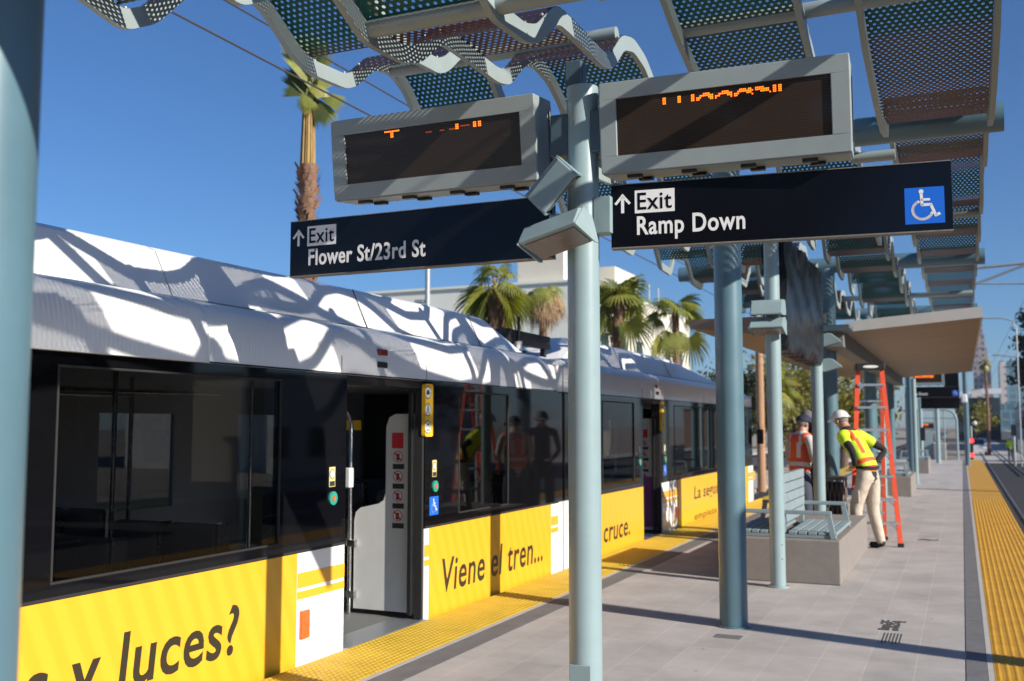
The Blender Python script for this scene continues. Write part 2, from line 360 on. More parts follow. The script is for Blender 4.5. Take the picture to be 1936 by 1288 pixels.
def par(o, p):
    o.parent = p
    # parents are only ever moved, never turned, before children are attached
    base = p
    while base.parent: base = base.parent
    if base is p: o.matrix_parent_inverse = Matrix.Translation(-Vector(p.location))
def thing(name, label, cat, loc=(0, 0, 0), group=None):
    o = bpy.data.objects.new(name, None); C.objects.link(o); o.location = loc
    o.empty_display_size = .2; return tag(o, label, cat, group)
def tag(o, label, cat, group=None):
    o['label'] = label; o['category'] = cat
    if group: o['group'] = group
    return o
def struct(o): o['kind'] = 'structure'; return o
def dup(root, delta, label, scale=None, rz=None):
    r = root.copy(); C.objects.link(r); r.location = Vector(root.location) + Vector(delta); r['label'] = label
    if scale: r.scale = (scale,) * 3
    if rz is not None: r.rotation_euler = (0, 0, rz)
    for ch in list(root.children):
        c = ch.copy(); C.objects.link(c); c.parent = r
        for g in list(ch.children):
            d = g.copy(); C.objects.link(d); d.parent = c
    return r
def text_mesh(body, name, fn, x0, x1, z0, z1, m, parent, bold=.0, shear=0, ext=.0015, keep=False):
    """letters fitted into the box x0..x1 (along the line) by z0..z1 (height of the glyph box), laid through fn(u, v, d)"""
    cu = bpy.data.curves.new(name, 'FONT'); cu.body = body; cu.size = 1; cu.shear = shear; cu.offset = bold; cu.extrude = .01
    cu.resolution_u = 4; cu.space_character = 1.07
    o = bpy.data.objects.new(name, cu); C.objects.link(o)
    dg = bpy.context.evaluated_depsgraph_get(); me = bpy.data.meshes.new_from_object(o.evaluated_get(dg))
    bpy.data.objects.remove(o); bpy.data.curves.remove(cu)
    xs = [v.co.x for v in me.vertices]; ys = [v.co.y for v in me.vertices]
    a, b, c, d = min(xs), max(xs), min(ys), max(ys)
    for v in me.vertices:
        u = x0 + (v.co.x - a) / (b - a) * (x1 - x0); q = z0 + (v.co.y - c) / (d - c) * (z1 - z0)
        v.co = fn(u, q, ext if v.co.z > 0 else 0)
    me.name = name; me.materials.clear(); me.materials.append(m)
    return link(name, me, parent)
def chaikin(pts, it=2):
    for _ in range(it):
        q = [pts[0]]
        for a, b in zip(pts, pts[1:]):
            q.append((a[0] * .75 + b[0] * .25, a[1] * .75 + b[1] * .25)); q.append((a[0] * .25 + b[0] * .75, a[1] * .25 + b[1] * .75))
        q.append(pts[-1]); pts = q
    return pts
def fillet(pts, rmax=.06, n=4):
    V = [Vector((p[0], p[1], 0)) for p in pts]; out = [pts[0]]
    for a, b, c in zip(V, V[1:], V[2:]):
        d1 = a - b; d2 = c - b; k = min(rmax, .45 * d1.length, .45 * d2.length); p = b + d1.normalized() * k; q = b + d2.normalized() * k
        for i in range(n + 1):
            t = i / n; w_ = p * (1 - t) ** 2 + b * 2 * t * (1 - t) + q * t * t; out.append((w_.x, w_.y))
    out.append(pts[-1]); res = [out[0]]
    for a, b in zip(out, out[1:]):
        m = max(1, int(math.hypot(b[0] - a[0], b[1] - a[1]) / .07))
        res += [(a[0] + (b[0] - a[0]) * k / m, a[1] + (b[1] - a[1]) * k / m) for k in range(1, m + 1)]
    return res
def side(X):            # lays (u, v, d) on a wall facing +X
    return lambda u, v, d: Vector((X + d, u, v))
def frontf(o, ang, pit=0):     # lays (u, v, d) on a face turned ang about Z and tipped down by pit, facing -Y at ang 0
    o = Vector(o); ex = Vector((math.cos(ang), math.sin(ang), 0)); n = Vector((math.sin(ang), -math.cos(ang), 0))
    c_, s_ = math.cos(pit), math.sin(pit); z_ = Vector((0, 0, 1)); up = z_ * c_ + n * s_; nn = n * c_ - z_ * s_
    return lambda u, v, d: o + ex * u + up * v + nn * d

# ------------------------------------------------------------ the setting
GZ = -1.0
struct(MB().box(-400, 400, -150, 1500, GZ - 1, GZ - .02).build('ground', M['ground']))
struct(MB().box(-4.06, .765, -14, 50.2, GZ - .01, 0).build('platform', M['paver']))
# ramp beyond the platform's far end
struct(MB().add([(-3.2, 50.2, 0), (.1, 50.2, 0), (.1, 64, GZ + .02), (-3.2, 64, GZ + .02), (-3.2, 50.2, GZ - .01), (.1, 50.2, GZ - .01), (.1, 64, GZ - .01), (-3.2, 64, GZ - .01)],
                [(0, 1, 2, 3), (0, 4, 5, 1), (1, 5, 6, 2), (2, 6, 7, 3), (3, 7, 4, 0)]).build('ramp', M['pavement']))
def tactile(x0, x1, name, m, ydet=24.):
    b = MB(); b.box(x0, x1, -14, 50.2, -.02, .006)
    n = 12; p = (x1 - x0) / n; y = 4.0; vs = []; fs = []
    while y < ydet:
        for i in range(n):
            cx = x0 + p * (i + .5); o = len(vs); k = 8
            for rr, zz in ((.0165, .0055), (.014, .0085), (.0085, .0105)):
                for q in range(k):
                    a = 2 * math.pi * q / k; vs.append((cx + rr * math.cos(a), y + rr * math.sin(a), zz))
            for l in (0, 1):
                for q in range(k): fs.append((o + l * k + q, o + l * k + (q + 1) % k, o + (l + 1) * k + (q + 1) % k, o + (l + 1) * k + q))
            fs.append(tuple(o + 2 * k + q for q in range(k)))
        y += p
    b.add(vs, fs)
    # cross joints between tiles
    for j in range(0, 50): b.box(x0 + .001, x1 - .001, j * 1.22 - 10.02, j * 1.22 - 10.012, .006, .0075)
    me = bpy.data.meshes.new(name); me.from_pydata(b.v, [], b.f); me.materials.append(M[m])
    return struct(link(name, me))
tactile(.137, .765, 'tactile_strip', 'tactile'); tactile(-4.06, -3.5, 'tactile_strip', 'tactilel')
bd = MB()
for x0, x1 in ((-.03, .10), (-3.46, -3.25)):
    y = -14
    while y < 50:
        bd.box(x0 + .002, x1 - .002, y + .002, y + .608, -.01, .004); y += .61
struct(bd.build('border_paving', M['border']))
bl = MB()
for x0, x1 in ((.10, .137), (-3.5, -3.46)): bl.box(x0, x1, -14, 50.2, -.01, .005)
struct(bl.build('edge_band', M['lightline']))
# track beds and rails
struct(MB().box(.765, 4.6, -40, 76, GZ - .03, GZ).build('track_bed', M['trackshade']))  # dark tone runs as far as the painted shade reaches
struct(MB().box(.4, 4.6, 76, 400, GZ - .03, GZ + .004).build('track_bed', M['pavement']))
struct(MB().box(-7.2, -4.06, -40, 400, GZ - .03, GZ).build('track_bed', M['trackshade']))
for xc in (2.2, -5.42):
    for s in (-.72, .72):
        struct(MB().box(xc + s - .035, xc + s + .035, -40, 400, GZ - .02, GZ + (.05 if xc < 0 else .04)).build('rail', M['steelrail']))
struct(MB().box(4.6, 15.5, -60, 500, GZ - .03, GZ - .004).build('road', M['asphalt']))
struct(MB().box(15.5, 18.5, -60, 500, GZ - .05, GZ + .13).build('pavement', M['pavement']))
struct(MB().box(-16.5, -9.8, -60, 120, GZ - .03, GZ - .004).build('road', M['asphalt']))
struct(MB().box(-9.8, -7.4, -60, 120, GZ - .05, GZ + .13).build('pavement', M['pavement']))
struct(MB().box(-19.5, -16.5, -60, 120, GZ - .05, GZ + .13).build('pavement', M['pavement']))
struct(MB().box(-26, -19.5, -60, 120, GZ - .05, GZ + .03).build('grass_verge', M['grassm']))
lm = MB()
for k in range(30): lm.box(9.9, 10.05, -40 + k * 9, -37 + k * 9, GZ - .003, GZ + .001)
struct(lm.build('lane_marking', M['wtext']))

# ------------------------------------------------------------ the train
train = thing('light_rail_train', 'white, black and yellow articulated train standing at the platform with its doors open', 'train', (-5.42, 10, GZ))
def T(mb, name, m, p=None, smooth=False, label=None):
    o = mb.build(name, m, p or train, smooth)
    if label: o['label'] = label
    return o
XF, XB = -4.1, -6.75           # faces of the train
ZB, ZY, ZT = -.72, .745, 1.965 # bottom, top of the coloured skirt, top of the black band
TH = .06
ysk = [(-3.0, 5.66), (7.49, 10.23), (11.02, 13.70), (15.52, 21.2)]
for i, (a, b) in enumerate(ysk):
    q = MB(); q.rbox(XF - TH, XF + (.012 if i == 3 else 0), a + .003, b - .003, ZB, ZY - .004, .004)
    T(q, 'yellow_panel', M['yellow'])
def white_panel(a, b):
    q = MB().rbox(XF - TH, XF - .001, a + .002, b - .002, ZB, ZY - .004, .004)
    o = T(q, 'white_panel', M['white'])
    T(MB().box(XF - .002, XF + .0015, a + .004, b - .004, .505, .605).box(XF - .002, XF + .0015, a + .004, b - .004, .43, .482), 'gold_stripe', M['gold'], o)
    return o
for a, b in ((5.66, 6.225), (7.405, 7.49), (10.23, 10.44), (10.82, 11.02), (14.66, 15.52), (21.2, 21.75)): white_panel(a, b)
# black band: posts and rails round the window openings
winA = [(-2.6, -.75), (-.55, 1.35), (1.6, 3.44), (3.64, 5.45), (8.02, 9.10)]
winB = [(11.95, 13.28), (15.38, 17.85), (18.05, 20.6)]
zw0, zw1 = .815, 1.90
def band(a, b, wins):
    q = MB(); y = a
    for (s, e) in wins + [(b, b)]:
        if s > y: q.box(XF - TH, XF, y, s, ZY, ZT)
        if e > s:
            q.box(XF - TH, XF, s, e, ZY, zw0); q.box(XF - TH, XF, s, e, zw1, ZT)
        y = max(y, e)
    T(q, 'black_band', M['gloss'])
band(-3, 6.225, winA[:4]); band(7.405, 10.44, winA[4:]); band(10.82, 13.70, winB[:1]); band(14.66, 21.75, winB[1:])
for (s, e) in winA + winB:
    g = T(MB().box(XF - .016, XF - .008, s + .002, e - .002, zw0 + .002, zw1 - .002), 'window', M['tint'])
    f = MB(); t = .014
    for yy0, yy1, z0, z1 in ((s, e, zw0, zw0 + t), (s, e, zw1 - t, zw1), (s, s + t, zw0 + t, zw1 - t), (e - t, e, zw0 + t, zw1 - t)):
        f.rbox(XF - .03, XF + .006, yy0, yy1, z0, z1, .005)
    T(f, 'gasket', M['rubber'], g)
# sill trim under the band, drip rail above it
for a, b in ((-3, 6.225), (7.405, 10.44), (10.82, 13.70), (14.66, 21.75)):
    T(MB().rbox(XF - .01, XF + .006, a, b, ZY - .006, ZY + .012, .003), 'sill_trim', M['rubber'])
# roof cove
def cove(off=0):
    half = [(XF + off, ZT), (XF + off - .002, 2.10), (XF - .02 + off, 2.19), (XF - .042 + off, 2.265), (XF - .08 + off, 2.318), (XF - .135 + off, 2.350), (XF - .22, 2.362)]
    other = [(XB - (x - XF), z) for x, z in half][::-1]
    return half + other
def xz(u, v, d): return Vector((u, d, v))
def loft(rings):
    n = len(rings[0]); fs = [(i * n + k, i * n + (k + 1) % n, (i + 1) * n + (k + 1) % n, (i + 1) * n + k) for i in range(len(rings) - 1) for k in range(n)]
    return MB().add([p for r_ in rings for p in r_], fs + [tuple(range(n)), tuple((len(rings) - 1) * n + k for k in range(n))])
T(loft([[(x, y, z - dz * (z > 2.2)) for x, z in cove(o_)] for y, o_, dz in ((-3.0, .05, 0), (4.60, .05, 0), (4.665, .046, .002), (4.705, .034, .008), (4.728, .016, .018), (4.736, 0, .03))]), 'roof_cove', M['whiterib'], smooth=True)
T(MB().prism(cove(), xz, 4.747, 10.40), 'roof_cove', M['whiterib'], smooth=True)
T(MB().prism(cove(), xz, 10.84, 20.8), 'roof_cove', M['white'], smooth=True)
# fairings on the roof
def fairing(st):
    b = MB(); n = 0; rings = []
    for y, zt, ins in st:
        x0 = -4.34; zt = zt - .04; h = zt - 2.345
        half = [(x0, 2.34), (x0 - .012, 2.352), (x0 - .02 - ins * .62, 2.345 + h * .86), (x0 - .05 - ins * .75, 2.345 + h * .95), (x0 - .18 - ins, zt)]
        ring = half + [(XB + XF - x, z) for x, z in half][::-1]
        rings.append([(x, y, z) for x, z in ring])
    vs = [p for r in rings for p in r]; n = len(rings[0]); fs = []
    for i in range(len(rings) - 1):
        for k in range(n): fs.append((i * n + k, i * n + (k + 1) % n, (i + 1) * n + (k + 1) % n, (i + 1) * n + k))
    fs += [tuple(range(n)), tuple((len(rings) - 1) * n + k for k in range(n))]
    return b.add(vs, fs)
T(fairing([(-3, 2.76, .25), (4.70, 2.76, .25)]), 'roof_fairing', M['white'])
T(fairing([(4.715, 2.76, .25), (7.9, 2.78, .25), (8.3, 2.785, .25), (9.42, 2.77, .25), (10.32, 2.455, .2), (10.38, 2.425, .18)]), 'roof_fairing', M['white'])
T(fairing([(11.55, 2.44, .2), (12.3, 2.78, .25), (16.9, 2.77, .25), (20.6, 2.46, .22), (21.0, 2.42, .2)]), 'roof_fairing', M['white'])
for y in (1.9, 6.15, 7.42, 9.25, 11.9, 13.68, 14.68, 17.4): T(MB().box(XF - .004, XF + .0012, y, y + .006, ZT + .004, 2.10), 'panel_seam', M['black'])
T(MB().box(XF - .004, XF + .0015, 4.747, 10.40, ZT + .001, ZT + .012).box(XF - .004, XF + .0015, 10.84, 20.8, ZT + .001, ZT + .012), 'drip_rail', M['rubber'])
for y0, y1 in ((-3, 10.36), (11.6, 20.9)): T(MB().box(-4.352, -4.335, y0, y1, 2.364, 2.378), 'ledge_shade_line', M['housing'])  # grey strip standing in for the shade line at the fairing foot
for y in (2.3, 6.9, 9.0, 13.6, 16.2): T(MB().bar((-4.349, y, 2.36), (-4.505, y, 2.70), .007, .006, up=(0, 1, 0)), 'fairing_seam', M['rubber'])
# roof lamps: red over black
for y0 in (6.66, 14.4):
    T(MB().rbox(XF - .03, XF + .012, y0, y0 + .12, 2.135, 2.185, .008), 'roof_lamp', M['redlens'])
    T(MB().rbox(XF - .03, XF + .012, y0 - .02, y0 + .12, 2.04, 2.085, .008), 'roof_lamp', M['black'])
# articulation
ab = MB()
for k in range(6):
    y = 10.44 + k * .0645
    ab.box(XB + .12, XF - .10, y + .008, y + .052, ZB, 2.24); ab.box(XB + .16, XF - .15, y, y + .0645, ZB, 2.2)
T(ab, 'bellows', M['rubber'])
for y0, y1 in ((10.45, 10.60), (10.66, 10.81)):
    for z0, z1, m_ in ((ZB, ZY - .003, 'white'), (ZY, ZT, 'gloss'), (ZT + .003, 2.27, 'white')):
        T(MB().rbox(XF - .14, XF - .008, y0, y1, z0, z1, .012), 'end_fairing', M[m_])
T(MB().rbox(XB + .05, XF - .2, 10.36, 10.9, 2.24, 2.30, .02), 'roof_bridge', M['ivory'])
# pantograph folded over the joint
pg = MB()
for x in (-4.75, -6.1):
    pg.bar((x, 10.35, 2.62), (x, 11.75, 2.62), .07, .16); pg.bar((x, 10.5, 2.34), (x, 10.5, 2.6), .06, .06); pg.bar((x, 11.6, 2.34), (x, 11.6, 2.6), .06, .06)
for y in (10.4, 10.85, 11.3, 11.7): pg.bar((-4.72, y, 2.66), (-6.12, y, 2.66), .06, .07)
pg.box(-6.0, -4.85, 10.7, 11.3, 2.34, 2.5); pg.tube([(-4.7, 10.72, 2.5), (-4.7, 10.72, 2.86)], .018); pg.tube([(-4.72, 10.5, 2.68), (-5.4, 11.7, 2.72), (-6.1, 10.5, 2.68)], .03)
pp = T(pg, 'pantograph', M['black'])
for x in (-4.66, -5.2): T(MB().tube([(x, 10.62, 2.40), (x, 10.62, 2.56)], .045), 'insulator', M['ivory'], pp)
# nose of the leading car
def nose(z0, z1, i0, i1, name, m, Y0=21.75):
    def ring(z, i): return [(XF, Y0, z), (XF - .05 - i, Y0 + .32 - i * .5, z), (XF - .35 - i, Y0 + .66 - i, z), (XB + .35 + i, Y0 + .66 - i, z), (XB + .05 + i, Y0 + .32 - i * .5, z), (XB, Y0, z)]
    a, b = ring(z0, i0), ring(z1, i1); n = 6
    return T(MB().add(a + b, [tuple(range(n))[::-1], tuple(range(n, 2 * n))] + [(k, (k + 1) % n, (k + 1) % n + n, k + n) for k in range(n)]), name, m)
nose(ZB, ZY - .003, 0, 0, 'nose_skirt', M['white']); nose(ZY, ZT, .0, .06, 'windscreen', M['gloss']); nose(ZT + .003, 2.2, .06, .16, 'nose_cap', M['white'])
T(MB().prism([(XF - .02, 1.968), (XF - .02, 2.15), (XF - .2, 2.29), (XB + .2, 2.29), (XB + .02, 2.15), (XB + .02, 1.968)], xz, 20.8, 21.8), 'roof_cove', M['white'])
T(MB().box(XF - .2, XF - .002, 21.8, 22.02, .505, .605).box(XF - .2, XF - .002, 21.8, 22.02, .43, .482), 'gold_stripe', M['gold'])
mr_ = MB().tube([(XF - .1, 22.1, 1.75), (XF + .05, 22.2, 1.62), (XF + .07, 22.2, 1.5)], .015); mr_.rbox(XF + .02, XF + .16, 22.15, 22.24, 1.18, 1.5, .02)
T(mr_, 'mirror', M['black'])
# inside
T(MB().box(XB + .06, XF - TH, -2.9, 21.6, -.12, -.004), 'floor', M['grey'])
T(MB().box(XB + .06, XF - .3, -2.9, 10.3, 2.0, 2.02).box(XB + .06, XF - .3, 10.95, 20.7, 1.955, 1.963), 'ceiling', M['ceil'])
T(MB().box(XB, XF - .02, -3.06, -2.9, ZB, 2.3), 'end_wall', M['ivory'])
fw_ = MB(); y = -2.9; farw = [(-2.5, -.6), (-.3, 1.5), (1.9, 3.6), (3.9, 5.3), (6.4, 7.3), (8.2, 9.9), (11.4, 13.3), (13.8, 14.6), (15.3, 17.8), (18.1, 20.6)]
for s, e in farw + [(21.7, 21.7)]:
    fw_.box(XB, XB + .05, y, s, ZB, 1.99)
    if e > s: fw_.box(XB, XB + .05, s, e, ZB, .85); fw_.box(XB, XB + .05, s, e, 1.7, 1.99)
    y = e
T(fw_, 'far_wall', M['ivory'])
for s, e in farw: T(MB().box(XB + .02, XB + .028, s, e, .85, 1.7), 'far_window', M['clear'])
# door openings: jambs, header, sill and pocketed leaves
def door(a, b, purple):
    d = T(MB().rbox(XF - .09, XF - .012, a - .02, a + .02, 0, 1.93, .006).rbox(XF - .09, XF - .012, b - .02, b + .02, 0, 1.93, .006).box(XF - .2, XF - .03, a, b, 1.905, ZT), 'door_frame', M['rubber'])
    T(MB().rbox(XF - .28, XF - .004, a, b, -.06, -.002, .004).rbox(XF - .02, XF + .03, a, b, -.03, .006, .004), 'sill', M['alu'], d)
    T(MB().rbox(XF - .14, XF - .10, b - .045, b - .01, .03, 1.9, .006), 'door_leaf', M['black'], d)
    # draught screen beyond the door
    sh = [(-4.17, .04), (-4.80, .04), (-4.80, .78), (-4.785, .85), (-4.74, .89), (-4.56, .93), (-4.51, .96), (-4.49, 1.02), (-4.49, 1.58), (-4.46, 1.66), (-4.40, 1.69), (-4.17, 1.69)]
    pn = T(MB().prism(sh, xz, b + .022, b + .045), 'draught_screen', M['ivory'])
    if purple:
        T(MB().prism([(-4.2, .08), (-4.72, .08), (-4.72, .82), (-4.2, .82)], xz, b + .014, b + .0205), 'purple_decal', M['purple'], pn)
        T(MB().disc((-4.62, b + .0135, .66), .1, 'y', h=.001), 'logo_disc', M['stickW'], pn)
    q = b + .0205; sx0, sx1 = -4.43, -4.31
    T(MB().box(sx0, sx1 - .01, q - .003, q, 1.40, 1.53), 'red_notice', M['stickR'], pn)
    for k in range(4):
        zc = 1.33 - k * .165
        T(MB().disc((-4.37, q, zc), .046, 'y', h=.002).disc((-4.37, q - .0022, zc), .039, 'y', h=.001, mi=1).add([(-4.41, q - .0042, zc + .03), (-4.40, q - .0042, zc + .04), (-4.33, q - .0042, zc - .03), (-4.34, q - .0042, zc - .04)], [(0, 1, 2, 3)])
          .box(-4.385, -4.355, q - .0038, q - .0034, zc - .03, zc + .025, 2), 'prohibition_sign', [M['stickR'], M['stickW'], M['stickB']], pn)
        T(MB().box(sx0 + .01, sx1, q - .003, q, zc - .105, zc - .062), 'caption_strip', M['stickB'], pn)
    hp = T(MB().tube([(-4.97, b - .005, 1.76), (-4.86, b - .005, 1.69), (-4.825, b - .005, 1.6), (-4.825, b - .005, 1.0), (-4.825, b - .005, .0)], .017), 'hand_pole', M['steel'], smooth=True)
    T(MB().rbox(-4.90, -4.80, b - .06, b + .01, 1.06, 1.23, .01), 'card_reader', M['ivory'], hp)
    for z in (.56, .13): T(MB().rbox(-4.85, -4.765, b - .025, b + .03, z, z + .06, .006), 'clamp', M['steel'], hp)
    # screen on the near side of the door
    T(MB().prism([(-4.2, .04), (-4.75, .04), (-4.75, .8), (-4.45, .95), (-4.42, 1.6), (-4.2, 1.65)], xz, a - .11, a - .085), 'draught_screen', M['ivory'])
    # stickers and buttons on the band
    for yb, wheel in ((a - .2, False), (b + .17, True)):
        y0 = yb - .05 if wheel else yb - .02
        st = T(MB().box(XF, XF + .002, y0 + .008, y0 + .082, 1.16, 1.30), 'door_sticker', M['stickC'])
        T(MB().disc((XF + .002, y0 + .045, 1.25), .033, 'x', h=.001).disc((XF + .003, y0 + .045, 1.25), .027, 'x', h=.001, mi=1), 'sticker_disc', [M['stickB'], M['stickW']], st)
        T(MB().box(XF + .002, XF + .0032, y0 + .014, y0 + .076, 1.165, 1.20), 'sticker_text', M['stickB'], st)
        bt = T(MB().disc((XF, y0 + .05, 1.08), .048, 'x', h=.014).disc((XF + .014, y0 + .05, 1.08), .018, 'x', h=.004, mi=1), 'door_button', [M['teal'], M['amber']])
    y0 = b + .0985
    wc = T(MB().box(XF, XF + .002, y0 - .015, y0 + .14, .84, .995), 'wheelchair_sticker', M['bluesign'])
    wheel_icon(side(XF + .002), y0 + .062, .918, .115, wc)
    bs = T(MB().rbox(XF - .002, XF + .003, b - .03, b + .105, 1.50, 1.94, .02, seg=3), 'yellow_notice', M['stickY'])
    for zc in (1.87, 1.725, 1.58):
        T(MB().disc((XF + .003, b + .0375, zc), .056, 'x', h=.001).disc((XF + .004, b + .0375, zc), .048, 'x', h=.001, mi=1), 'notice_disc', [M['stickB'], M['stickW']], bs)
    c = [(1.87, 0), (1.725, 1), (1.58, 2)]
    for zc, k in c:
        g = MB(); X = XF + .0058; yc = b + .0375
        if k == 0: g.sphere((X, yc, zc), (.002, .026, .022), 8, 6); g.box(X, X + .001, yc - .03, yc + .03, zc - .012, zc - .004)
        elif k == 1: g.bar((X, yc, zc + .028), (X, yc - .018, zc - .03), .009, .002, up=(1, 0, 0)); g.bar((X, yc, zc + .028), (X, yc + .018, zc - .03), .009, .002, up=(1, 0, 0)); g.sphere((X, yc, zc + .034), (.001, .009, .009), 8, 6)
        else: g.box(X, X + .001, yc - .022, yc + .022, zc - .03, zc - .022).box(X, X + .001, yc - .022, yc + .022, zc + .014, zc + .022).box(X, X + .001, yc - .022, yc - .015, zc - .022, zc + .014).box(X, X + .001, yc + .015, yc + .022, zc - .022, zc + .014).box(X, X + .001, yc - .01, yc + .01, zc + .022, zc + .032)
        T(g, 'pictogram', M['stickB'], bs)
def wheel_icon(fn, u, v, s, parent):
    """international wheelchair symbol, height s, centred on u, v"""
    P = lambda a, b: (u + a * s, v + b * s)
    b = MB()
    def stroke(pts, wd=.09):
        pts = [P(*q) for q in pts]
        for p, q in zip(pts, pts[1:]):
            dx, dy = q[0] - p[0], q[1] - p[1]; L = math.hypot(dx, dy) or 1; nx, ny = -dy / L * wd * s / 2, dx / L * wd * s / 2
            ex, ey = dx / L * wd * s * .3, dy / L * wd * s * .3
            b.add([fn(p[0] + nx - ex, p[1] + ny - ey, .0012), fn(q[0] + nx + ex, q[1] + ny + ey, .0012), fn(q[0] - nx + ex, q[1] - ny + ey, .0012), fn(p[0] - nx - ex, p[1] - ny - ey, .0012)], [(0, 1, 2, 3)])
    n = 16
    b.add([fn(*[P(-.08 + .075 * math.cos(2 * math.pi * k / n), .44 + .075 * math.sin(2 * math.pi * k / n))[i] for i in (0, 1)], .0012) for k in range(n)], [tuple(range(n))])
    stroke([(-.08, .36), (-.06, .0), (.2, .0), (.34, -.36), (.45, -.31)]); stroke([(-.07, .17), (.16, .17)], .08)
    arc = [(-.05 + .30 * math.cos(R(t)), -.17 + .30 * math.sin(R(t))) for t in range(112, 345, 12)]
    stroke(arc, .085)
    me = bpy.data.meshes.new('wheelchair_symbol'); me.from_pydata(b.v, [], b.f); me.materials.append(M['wtext'])
    return link('wheelchair_symbol', me, parent)
door(6.225, 7.405, False); door(13.70, 14.66, True)
# seats
def seat(x0, x1, y, dirn):
    b = MB().rbox(x0, x1, y - .06, y + .06, .42, .98, .05, seg=3).rbox(x0, x1, y, y + dirn * .46, .36, .46, .03) if dirn > 0 else MB().rbox(x0, x1, y - .06, y + .06, .42, .98, .05, seg=3).rbox(x0, x1, y - .46, y, .36, .46, .03)
    s = T(b, 'seat', M['seat'], smooth=True)
    T(MB().rbox(x1 - .004, x1 + .006, y - .055, y + .055, .5, .985, .004), 'seat_edge', M['steel'], s)
for y in (-2.0, -1.1, -.2, .7, 1.6, 2.5, 3.35, 4.2, 5.05):
    for x0, x1 in ((-4.66, -4.22), (-5.12, -4.69)): seat(x0, x1, y, 1 if y < 2 else -1)
for y in (-1.6, -.7, .2, 1.1, 2.0, 2.9, 3.9, 4.9, 5.6):
    for x0, x1 in ((-6.15, -5.72), (-6.62, -6.18)): seat(x0, x1, y, 1)
for y in (8.3, 9.1, 9.9, 12, 12.8, 15.8, 16.7, 17.6, 18.5, 19.4):
    seat(-6.62, -5.75, y, -1); seat(-5.1, -4.25, y, -1)
hp = MB()
for x, y in ((-5.0, 4.9), (-5.85, 5.9), (-5.0, 3.3), (-5.85, 2.4), (-5.42, 6.8), (-5.85, 8), (-5.0, 9.4), (-5, 16.2), (-5, 18)): hp.tube([(x, y, 0), (x, y, 1.99)], .017)
hp.tube([(-5.0, -2, 1.82), (-5.0, 5.9, 1.82)], .015).tube([(-5.85, -2, 1.82), (-5.85, 5.9, 1.82)], .015)
T(hp, 'grab_rail', M['steel'], smooth=True)
T(MB().rbox(-6.1, -5.6, 8.0, 8.06, 1.0, 1.9, .02), 'equipment_cabinet', M['seat'])
T(MB().box(-5.28, -5.10, 7.98, 7.99, 1.55, 1.64), 'yellow_notice', M['stickY'])
# amber side marker
T(MB().rbox(XF - .01, XF + .025, 5.69, 5.785, .165, .355, .012), 'side_marker', M['amber'])
T(MB().rbox(XF - .01, XF + .025, 15.36, 15.45, .165, .33, .012), 'side_marker', M['redlens'])
# slogans in italic print on the yellow panels
sf = side(XF)
text_mesh('as y luces?', 'slogan_text', sf, 3.33, 5.07, .115, .505, M['ytext'], train, bold=.016, shear=.12)
text_mesh('Viene el tren...', 'slogan_text', sf, 7.72, 9.98, .165, .455, M['ytext'], train, bold=.012, shear=.14)
text_mesh('No cruce.', 'slogan_text', sf, 11.25, 13.05, .135, .40, M['ytext'], train, bold=.012, shear=.14)
sf2 = side(XF + .012)
text_mesh('La seguridad', 'slogan_text', sf2, 16.55, 19.3, .30, .575, M['ytext'], train, bold=.012, shear=.1)
text_mesh('empieza', 'slogan_text', sf2, 16.55, 18.2, -.01, .135, M['ytext'], train, bold=.012, shear=.1)

# ------------------------------------------------------------ the canopy
XC = -1.715
canopy = thing('station_canopy', 'pale blue canopy of wavy perforated panels on tube beams over the platform', 'canopy', (XC, 8.18, 0))
def K(mb, name, m, p=None, smooth=True): return mb.build(name, m, p or canopy, smooth)
for y in (-5.6, 1.31, 8.18, 15.0, 21.85):
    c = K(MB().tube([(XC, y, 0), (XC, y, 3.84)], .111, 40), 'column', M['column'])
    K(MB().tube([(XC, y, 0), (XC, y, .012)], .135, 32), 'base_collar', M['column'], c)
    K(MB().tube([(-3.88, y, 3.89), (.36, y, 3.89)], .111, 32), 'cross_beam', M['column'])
GAPS = {'A': [(3.30, 3.48), (4.80, 5.27), (6.5, 7.35)], 'C': [(2.30, 3.55), (5.20, 5.60), (6.75, 7.85)], 'D': [(3.1, 4.7), (6.45, 7.65)], 'E': [(3.8, 5.1), (8.30, 8.62)]}
def hpts(seed, y0, y1, base=3.72, amp=.17):
    r = random.Random(seed); y = y0; out = []; seed_ = seed % 10
    while y < y1 - .9:
        lo = base - amp * r.uniform(.7, 1.2); hi = base + amp * r.uniform(.7, 1.3); q = r.uniform(.9, 1.15)
        out += [(y, hi), (y + .28 * q, hi + .03), (y + .62 * q, lo + .02), (y + 1.08 * q, lo), (y + 1.30 * q, hi - .06)]
        if seed != 14 and (y < 9 or r.random() < .5): GAPS.setdefault('ACDE'[(seed_ - 1) % 4], []).append((y + .56 * q, y + 1.27 * q))
        y += 1.55 * q
    return out
